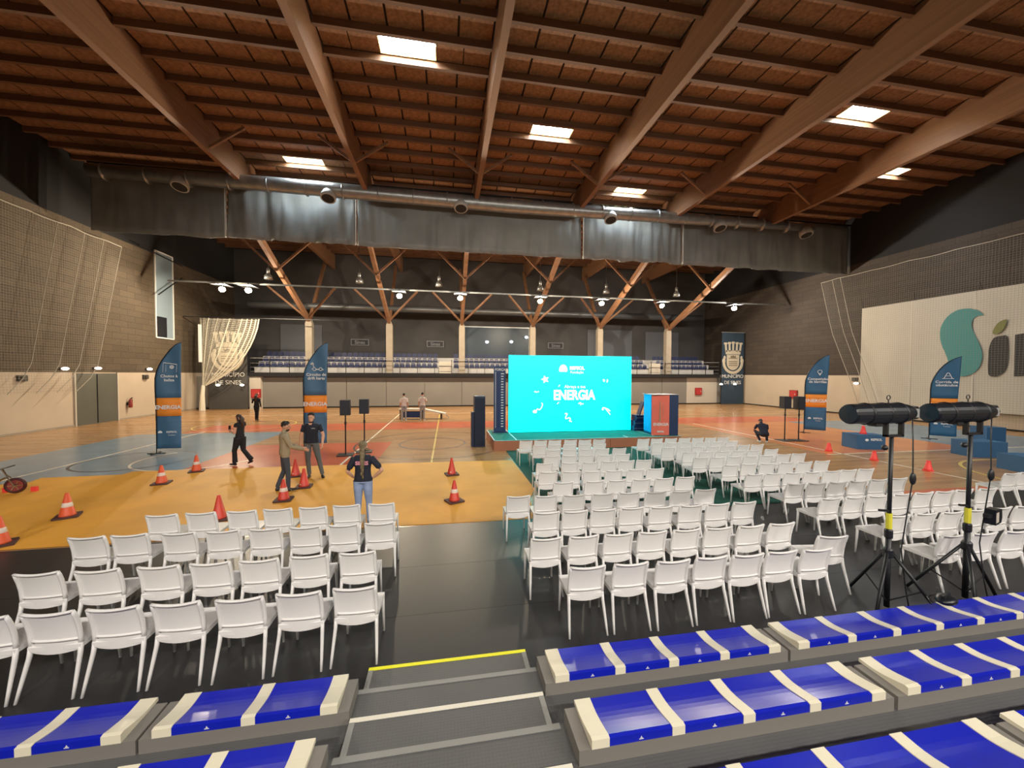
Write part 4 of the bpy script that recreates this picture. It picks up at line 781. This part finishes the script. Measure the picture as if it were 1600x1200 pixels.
# ------------------------------------------------------------------ people
M_skin = mat('skin_light', (206, 156, 128), .55); M_skin2 = mat('skin_tan', (186, 136, 108), .55); M_eye = mat('eye_dark', (30, 24, 22), .3)
def person(loc, rz, H, label, J, style, mats, hair, voxel=.011):
    """J: joint positions for a 1.75 m figure facing +Y; style: widths; mats: skin, shirt, trousers, shoes"""
    k = H/1.75; t = empty('person', loc, rz, label, 'person')
    V = lambda p: Vector(p)
    pel, chest, neck, head = V(J['pelvis']), V(J['chest']), V(J['neck']), V(J['head'])
    el = []     # (points, radii, zone)
    up = (neck-pel).normalized(); sd = V(J.get('side', (1, 0, 0)))
    B = MB(); segs = []
    def add(pts, rad, zone, n=12, flat=None):
        B.tube(pts, rad, n, flat=flat or tuple(sd))
        for i in range(len(pts)-1):
            r = [a if not isinstance(a, tuple) else (a[0]+a[1])/2 for a in rad]
            z = zone[i] if isinstance(zone, list) else zone
            segs.append((np.array(pts[i]), np.array(pts[i+1]), r[i], r[i+1], z))
    fat = style.get('torso', 1.0)
    tp = [(-.06, .155, .11), (.02, .168, .118), (.14, .155, .108), (.26, .150, .104), (.38, .172, .112), (.47, .185, .108), (.53, .14, .085)]
    L_ = (neck-pel).length
    mid = (pel+neck)/2; bend = chest-(pel+(neck-pel)*.7)
    pts = []; 
    for h, a, b_ in tp:
        f = max(-.1, h/.55); c = pel+(neck-pel)*min(f, 1)+bend*math.sin(PI*max(0, min(1, f)))*1.0; pts.append(c)
    hem = style.get('hem', 1)
    add([tuple(p) for p in pts], [(a*fat, b_*fat) for _, a, b_ in tp], [2 if i < hem else 1 for i in range(len(tp)-1)])
    add([tuple(neck-up*.04), tuple(neck+up*.03), tuple(head-V((0, 0, .04)))], [.062, .052, .05], 0)
    fw = V(J.get('look', (0, 1, 0))).normalized(); rt = fw.cross(V((0, 0, 1))).normalized(); uu = rt.cross(fw)
    Mh = Matrix.Translation(head) @ Matrix((rt, fw, uu)).transposed().to_4x4()
    B.ell((0, -.005, .025), (.074, .092, .098), 16, 12, M=Mh); B.ell((0, .03, -.055), (.055, .058, .06), 12, 8, M=Mh); B.ell((0, .098, -.015), (.013, .02, .024), 8, 6, M=Mh)
    for s in (-1, 1): B.ell((s*.076, -.005, -.005), (.01, .022, .032), 8, 6, M=Mh)
    segs.append((np.array(Mh @ V((0, 0, .05))), np.array(Mh @ V((0, .02, -.06))), .095, .075, 0))
    sl = style.get('sleeve', .5); ar = style.get('arm', 1.0)
    for s, nm in ((-1, 'l'), (1, 'r')):
        sh = V(J['sh_'+nm]); eb = V(J['el_'+nm]); wr = V(J['wr_'+nm]); hd = V(J.get('hd_'+nm, tuple(wr+(wr-eb).normalized()*.09)))
        inn = sh+(chest-sh)*.45
        up_ = [tuple(inn), tuple(sh)]; rr = [.075, .06*ar]; zz = [4]
        if sl < 1: m_ = sh+(eb-sh)*sl*1.0; up_ += [tuple(m_), tuple(m_+(eb-sh)*.03)]; rr += [.054*ar, .045]; zz += [4, 0]; up_ += [tuple(eb), tuple(eb+(wr-eb)*.35), tuple(wr)]; rr += [.041, .042, .027]; zz += [0, 0, 0]
        else: up_ += [tuple(eb), tuple(eb+(wr-eb)*.4), tuple(wr)]; rr += [.052*ar, .048*ar, .038]; zz += [4, 4, 4]
        add(up_, rr, zz, 10)
        d = (hd-wr).normalized(); pn = d.cross(V((0, 1, .2))).normalized() if abs(d.y) < .9 else V((1, 0, 0)); pw = d.cross(pn).normalized()
        add([tuple(wr-d*.01), tuple(wr+d*.04), tuple(wr+d*.085)], [(.024, .022), (.038, .018), (.038, .015)], 0, 8, flat=tuple(pw))
        for q, (o, ln) in enumerate(((-.03, .07), (-.01, .08), (.01, .085), (.03, .075))):   # four fingers, slightly curled
            b0 = wr+d*.08+pw*o; add([tuple(b0), tuple(b0+d*ln*.5+pn*.006), tuple(b0+d*ln*.9+pn*.028)], [.0095, .009, .007], 0, 6)
        b0 = wr+d*.03+pw*.034*(-s); add([tuple(b0), tuple(b0+d*.03+pw*.024*(-s)), tuple(b0+d*.065+pw*.03*(-s)+pn*.01)], [.012, .011, .008], 0, 6)
        hp = V(J['hip_'+nm]); kn = V(J['kn_'+nm]); an = V(J['an_'+nm]); toe = V(J['toe_'+nm]); lg = style.get('leg', 1.0)
        add([tuple(hp+V((0, 0, .06))), tuple(hp+(kn-hp)*.25), tuple(kn), tuple(kn+(an-kn)*.3), tuple(an)], [.098*lg, .09*lg, .062*lg, .060*lg, style.get('cuff', .05)], 2, 12)
        fd = (toe-an); fd.z = 0; fd.normalize(); fd3 = (toe-V((an.x, an.y, toe.z))).normalized()
        bk = an-fd*.045; hz = an.z-.055
        add([(bk.x, bk.y, hz), (an.x, an.y, hz), tuple(V((an.x, an.y, hz))*.45+V((toe.x, toe.y, toe.z-.0))*.55), tuple(toe)], [(.034, .04), (.040, .048), (.045, .034), (.03, .022)], 3, 10, flat=tuple(fd.cross(V((0, 0, 1)))))
    me0 = B.mesh('body_raw', mats)
    o = bpy.data.objects.new('body', me0); COL.objects.link(o)
    md = o.modifiers.new('r', 'REMESH'); md.mode = 'VOXEL'; md.voxel_size = voxel; sm_ = o.modifiers.new('s', 'SMOOTH'); sm_.factor = .5; sm_.iterations = 2
    me = bpy.data.meshes.new_from_object(o.evaluated_get(bpy.context.evaluated_depsgraph_get())); bpy.data.objects.remove(o)
    me.name = 'body'; me.materials.clear()
    for m_ in mats: me.materials.append(m_)
    n = len(me.polygons); C_ = np.zeros(n*3); me.polygons.foreach_get('center', C_); C_ = C_.reshape(-1, 3)
    best = np.full(n, 9e9); zone = np.zeros(n, int)
    for a, b_, r0, r1, z in segs:
        ab = b_-a; tt = np.clip(((C_-a) @ ab)/max(ab @ ab, 1e-9), 0, 1); dd = np.linalg.norm(C_-(a+tt[:, None]*ab), axis=1)/(r0+(r1-r0)*tt)
        q = dd < best; best[q] = dd[q]; zone[q] = z
    if J['pelvis'][2] > .7:      # clean hem line between shirt and trousers
        hz_ = J['pelvis'][2]+style.get('hemz', -.02); q = (zone == 1) | (zone == 2); zone[q] = np.where(C_[q, 2] > hz_, 1, 2)
    zone[zone == 4] = 1
    me.polygons.foreach_set('material_index', zone.astype(np.int32)); me.polygons.foreach_set('use_smooth', np.ones(n, bool)); me.update()
    zmin = min(v.co.z for v in me.vertices)
    body = put('body', me, t); body.scale = (k, k, k); body.location = (0, 0, -zmin*k+.001)
    # hair, eyes, beard
    hm, kind = hair
    hb = MB()
    def cap(cut, rx=.084, ry=.1, rz_=.105, cy=-.014, cz=.034):
        n_, m_ = 18, 12
        for i in range(m_):
            for j in range(n_):
                q = []
                for a, b_ in ((i, j), (i, j+1), (i+1, j+1), (i+1, j)):
                    th = PI*a/m_; ph = 2*PI*b_/n_; w_ = 1+.05*math.sin(ph*5+th*7)
                    q.append(V((rx*w_*math.sin(th)*math.cos(ph), cy+ry*w_*math.sin(th)*math.sin(ph), cz+rz_*w_*math.cos(th))))
                c = sum(q, V((0, 0, 0)))/4
                if c.z > cut(c.y): hb.add([tuple(Mh @ p) for p in q], [(0, 1, 2, 3)])
    cap(lambda y_: .055+.035*max(-1.6, min(1, y_/.08)) if kind != 'long' else .05+.06*max(-2.2, min(1, (y_-.01)/.07)))
    if kind in ('short', 'curly'):
        for q in range(26 if kind == 'curly' else 12):
            a = random.uniform(0, 2*PI); e = random.uniform(.35, 1.2); p = V((.08*math.sin(e)*math.cos(a), -.015+.095*math.sin(e)*math.sin(a), .045+.1*math.cos(e)))
            if p.z > .06 or p.y < 0: hb.ell(tuple(p), (.026, .026, .02), 7, 5, M=Mh)
    if kind in ('long', 'tail', 'wavy'):
        w_ = .05 if kind == 'tail' else .085; ln = style.get('hair_len', .42)
        dn = [Mh @ V((0, -.085, .03)), Mh @ V((0, -.125, -.06)), head+V((0, 0, 0))-fw*.145-V((0, 0, ln*.5)), head-fw*.14-V((0, 0, ln))]
        hb.tube([tuple(p) for p in dn], [(w_*.8, .045), (w_, .04), (w_*.85, .034), (w_*.35, .014)], 12, flat=tuple(rt))
        if kind == 'wavy':
            for s in (-1, 1): hb.tube([tuple(Mh @ V((s*.07, -.02, .03))), tuple(Mh @ V((s*.085, -.03, -.1))), tuple(Mh @ V((s*.09, -.05, -.24)))], [.026, .03, .012], 8)
        if kind == 'tail':
            for q in range(9): p = dn[1]+(dn[3]-dn[1])*(q/8.5); hb.ell((p.x+.016*(-1)**q, p.y-.02, p.z), (.034*(1-.06*q), .026, .045), 8, 6)
            hb.ell(tuple(Mh @ V((.085, -.06, -.045))), (.05, .035, .035), 8, 6)
    ho = hb.build('hair', hm, t, True); ho.scale = (k, k, k); ho.location = body.location
    if voxel < .0125:
        eb_ = MB()
        for s in (-1, 1): eb_.ell((s*.03, .078, .01), (.011, .01, .007), 8, 6, M=Mh); eb_.box(s*.03-.017, s*.03+.017, .08, .09, .027, .033, M=Mh)
        eo = eb_.build('eyes', M_eye, t, True); eo.scale = (k, k, k); eo.location = body.location
        mo = MB().ell((0, .083, -.062), (.022, .008, .006), 8, 6, M=Mh).build('mouth', mat('lips', (150, 84, 74), .5), t, True); mo.scale = (k, k, k); mo.location = body.location
        if style.get('beard'):
            bo = MB().ell((0, .031, -.07), (.0572, .0585, .05), 14, 8, M=Mh).build('beard', mat('beard_brown', (66, 48, 38), .7), t, True); bo.scale = (k, k, k); bo.location = body.location
    t['_k'] = k; t['_z'] = float(body.location.z)
    return t, k, body.location.z, Mh
def stand(**kw):
    J = dict(pelvis=(0, 0, .97), chest=(0, .0, 1.33), neck=(0, -.01, 1.50), head=(0, .02, 1.635), sh_l=(-.185, -.01, 1.42), sh_r=(.185, -.01, 1.42), el_l=(-.23, -.03, 1.13), el_r=(.23, -.03, 1.13), wr_l=(-.24, .05, .89), wr_r=(.24, .05, .89),
             hip_l=(-.092, 0, .90), hip_r=(.092, 0, .90), kn_l=(-.10, .02, .50), kn_r=(.10, .02, .50), an_l=(-.11, -.02, .085), an_r=(.11, -.02, .085), toe_l=(-.14, .17, .025), toe_r=(.14, .17, .025))
    J.update(kw); return J
K_hair = mat('hair_black', (30, 24, 22), .6); B_hair = mat('hair_brown', (58, 40, 30), .6); G_hair = mat('hair_ash', (112, 98, 70), .6, var=(25, .35))
sh_navy = mat('cloth_navy', (28, 32, 46), .85); sh_black = mat('cloth_black', (24, 24, 27), .85); sh_beige = mat('cloth_beige', (150, 136, 110), .9, var=(8, .08)); tr_slate = mat('trouser_slate', (62, 66, 76), .85); tr_grey = mat('trouser_grey', (92, 96, 98), .85); tr_denim = mat('denim_light', (134, 150, 182), .85, var=(7, .14)); tr_black = mat('trouser_black', (26, 26, 29), .85); sh_white = mat('cloth_white', (214, 208, 196), .85); tr_pale = mat('trouser_pale', (150, 152, 152), .85); shoe_d = mat('shoe_black', (26, 25, 28), .5); shoe_w = mat('shoe_white', (214, 212, 208), .5)
Y_ = .0095
# man in beige overshirt, in profile, hands forward (faces right)
J = stand(look=(.0, 1, -.08), wr_r=(.17, .40, 1.04), el_r=(.235, .12, 1.14), wr_l=(-.08, .38, 1.06), el_l=(-.2, .14, 1.13), kn_l=(-.10, .0, .5), an_l=(-.1, -.16, .085), toe_l=(-.12, .03, .025), kn_r=(.1, .06, .5), an_r=(.10, .06, .085), toe_r=(.13, .26, .025), head=(0, .035, 1.63))
p1, k, z0, Mh = person((-4.12, 10.62, Y_), math.radians(-62), 1.76, 'man in a beige overshirt and slate trousers gesturing to another man', J, dict(sleeve=1.2, torso=1.1, arm=1.12, hem=0, hemz=-.1, beard=1, leg=.98), [M_skin2, sh_beige, tr_slate, shoe_d], (K_hair, 'short'))
MB().box(-.02, .02, -.03, .03, 0, .012).build('sole_stripe', shoe_w, p1).location = (.13*k, .14*k, .03)
# man in navy polo facing the viewer
J = stand(look=(.12, 1, -.06), sh_l=(-.2, -.01, 1.43), sh_r=(.2, -.01, 1.43), el_l=(-.29, -.02, 1.15), wr_l=(-.30, .10, .92), el_r=(.26, .02, 1.15), wr_r=(.22, .15, .93), kn_l=(-.2, .06, .50), an_l=(-.27, .0, .085), toe_l=(-.35, .17, .025), kn_r=(.08, .05, .5), an_r=(.07, -.02, .085), toe_r=(.08, .18, .025))
p2, k, z0, Mh = person((-3.86, 11.82, Y_), math.radians(180), 1.86, 'dark-haired man in a navy polo shirt and grey trousers facing the viewer', J, dict(sleeve=.55, torso=1.08, arm=.95, hem=1, beard=0), [M_skin, sh_navy, tr_grey, shoe_d], (K_hair, 'curly'))
MB().prism([(-.055, 0), (.055, 0), (.0, -.11)], 0, .004).build('open_collar', M_skin, p2).location = (0, .092*k, 1.50*k+z0)
text('REPSOL', .03, shoe_w, p2, (-.085*k, .125*k, 1.35*k+z0), (PI/2, 0, PI), name='chest_print', ext=.002)
# ponytailed woman seen from behind, hand on hip
J = stand(look=(-.15, 1, -.05), el_r=(.40, -.07, 1.18), wr_r=(.21, .02, 1.01), hd_r=(.12, .06, .97), el_l=(-.30, -.02, 1.15), wr_l=(-.22, .1, 1.0), hd_l=(-.14, .14, .97), sh_l=(-.17, -.01, 1.41), sh_r=(.17, -.01, 1.41), kn_r=(.11, .03, .5), an_r=(.13, .0, .085), toe_r=(.17, .18, .025))
p3, k, z0, Mh = person((-1.63, 7.86, Y_), math.radians(-4), 1.68, 'woman in navy shirt and light jeans seen from behind, long braided ponytail', J, dict(sleeve=.72, torso=1.06, arm=1.2, hem=1, hair_len=.62, leg=1.05), [M_skin, sh_navy, tr_denim, shoe_w], (G_hair, 'tail'))
text('SINES', .10, mat('print_pink', (224, 150, 160), .7), p3, (.01, -.118*k, 1.30*k+z0), (PI/2, 0, 0), name='back_print', ext=.002, bold=.003)
# woman in black walking left
J = stand(look=(0, 1, -.25), head=(0, .04, 1.62), el_l=(-.2, .02, 1.12), wr_l=(-.12, .24, 1.18), el_r=(.2, .02, 1.12), wr_r=(.12, .26, 1.2), kn_l=(-.09, .14, .5), an_l=(-.09, .12, .085), toe_l=(-.1, .32, .025), kn_r=(.09, -.04, .5), an_r=(.1, -.34, .17), toe_r=(.11, -.2, .03))
p4, k, z0, Mh = person((-6.72, 13.85, Y_), math.radians(72), 1.66, 'dark-haired woman in black walking across the red court, holding a phone', J, dict(sleeve=.2, torso=.95, hem=1, leg=1.22, cuff=.085, hair_len=.36), [M_skin, sh_black, tr_black, shoe_d], (B_hair, 'wavy'))
ph = MB().box(-.035, .035, -.006, .006, 0, .14).build('phone', M_spot, None); ph.parent = None; ph.location = (-6.72-.36, 13.86+.1, 1.17); tag(ph, 'dark phone held by the walking woman in black', 'phone')
# far woman in black by the left corner
J = stand(el_l=(-.26, .0, 1.14), wr_l=(-.34, .18, 1.2), kn_l=(-.06, .02, .5), an_l=(-.05, -.02, .085), toe_l=(-.06, .16, .025), an_r=(.05, .0, .085), toe_r=(.06, .18, .025), kn_r=(.06, .03, .5))
person((-12.05, 26.87, .0045), 0, 1.70, 'distant woman in black walking away at the far left of the court', J, dict(sleeve=1.2, torso=.95, hem=1, leg=.95, hair_len=.36), [M_skin2, sh_black, tr_black, shoe_d], (B_hair, 'long'), .0135)
# two people in white shirts by the massage table
J = stand(); person((-2.72, 25.4, .0045), .1, 1.74, 'person in white T-shirt and pale trousers, left of the distant pair', J, dict(sleeve=.65, torso=1.05, arm=1.15, hem=1), [M_skin2, sh_white, tr_pale, shoe_w], (K_hair, 'short'), .0135)
J = stand(el_r=(.27, .06, 1.16), wr_r=(.24, .26, 1.14)); person((-1.56, 25.45, .0045), -.15, 1.78, 'person in white T-shirt and pale trousers, right of the distant pair', J, dict(sleeve=.65, torso=1.05, arm=1.15, hem=1), [M_skin2, sh_white, tr_pale, shoe_w], (K_hair, 'short'), .0135)
t = empty('padded_table', (-1.55, 26.4, .0025), -.1, 'low padded white table in front of the distant pair in white', 'table')
MB().box(-1.6, 0, -.3, .3, .62, .7).build('table_top', sh_white, t); MB().prism([(0, .62), (1.5, .30), (1.5, .38), (0, .7)], -.3, .3).build('sloped_top', sh_white, t); MB().bar((1.5, -.2, .34), (1.75, -.2, .05), .06).build('foot_rest', sh_white, t)
for a, h in ((-1.5, .62), (-.1, .62), (1.2, .36)):
    for s in (-.24, .24): MB().bar((a, s, 0), (a, s, h), .06).build('leg', M_black, t)
MB().box(-1.3, -.2, -.2, .2, .1, .5).build('storage_box', M_navy2, t)
# crouching person at right
J = dict(pelvis=(0, -.16, .36), chest=(0, .06, .66), neck=(0, .20, .80), head=(0, .31, .86), look=(0, .8, -.6), sh_l=(-.19, .14, .74), sh_r=(.19, .14, .74), el_l=(-.28, .30, .50), el_r=(.28, .30, .50), wr_l=(-.16, .46, .34), wr_r=(.16, .46, .34), hip_l=(-.10, -.14, .34), hip_r=(.10, -.14, .34), kn_l=(-.22, .27, .44), kn_r=(.22, .27, .44), an_l=(-.14, -.06, .09), an_r=(.14, -.06, .09), toe_l=(-.18, .14, .025), toe_r=(.18, .14, .025))
person((14.16, 15.05, .0045), math.radians(-25), 1.75, 'person in dark navy clothes crouching on the court near the right speakers', J, dict(sleeve=.6, torso=1.15, arm=1.15, hem=1), [M_skin2, mat('cloth_deep_navy', (20, 28, 46), .85), mat('trouser_deep_navy', (22, 28, 44), .85), shoe_w], (K_hair, 'short'), .0125)
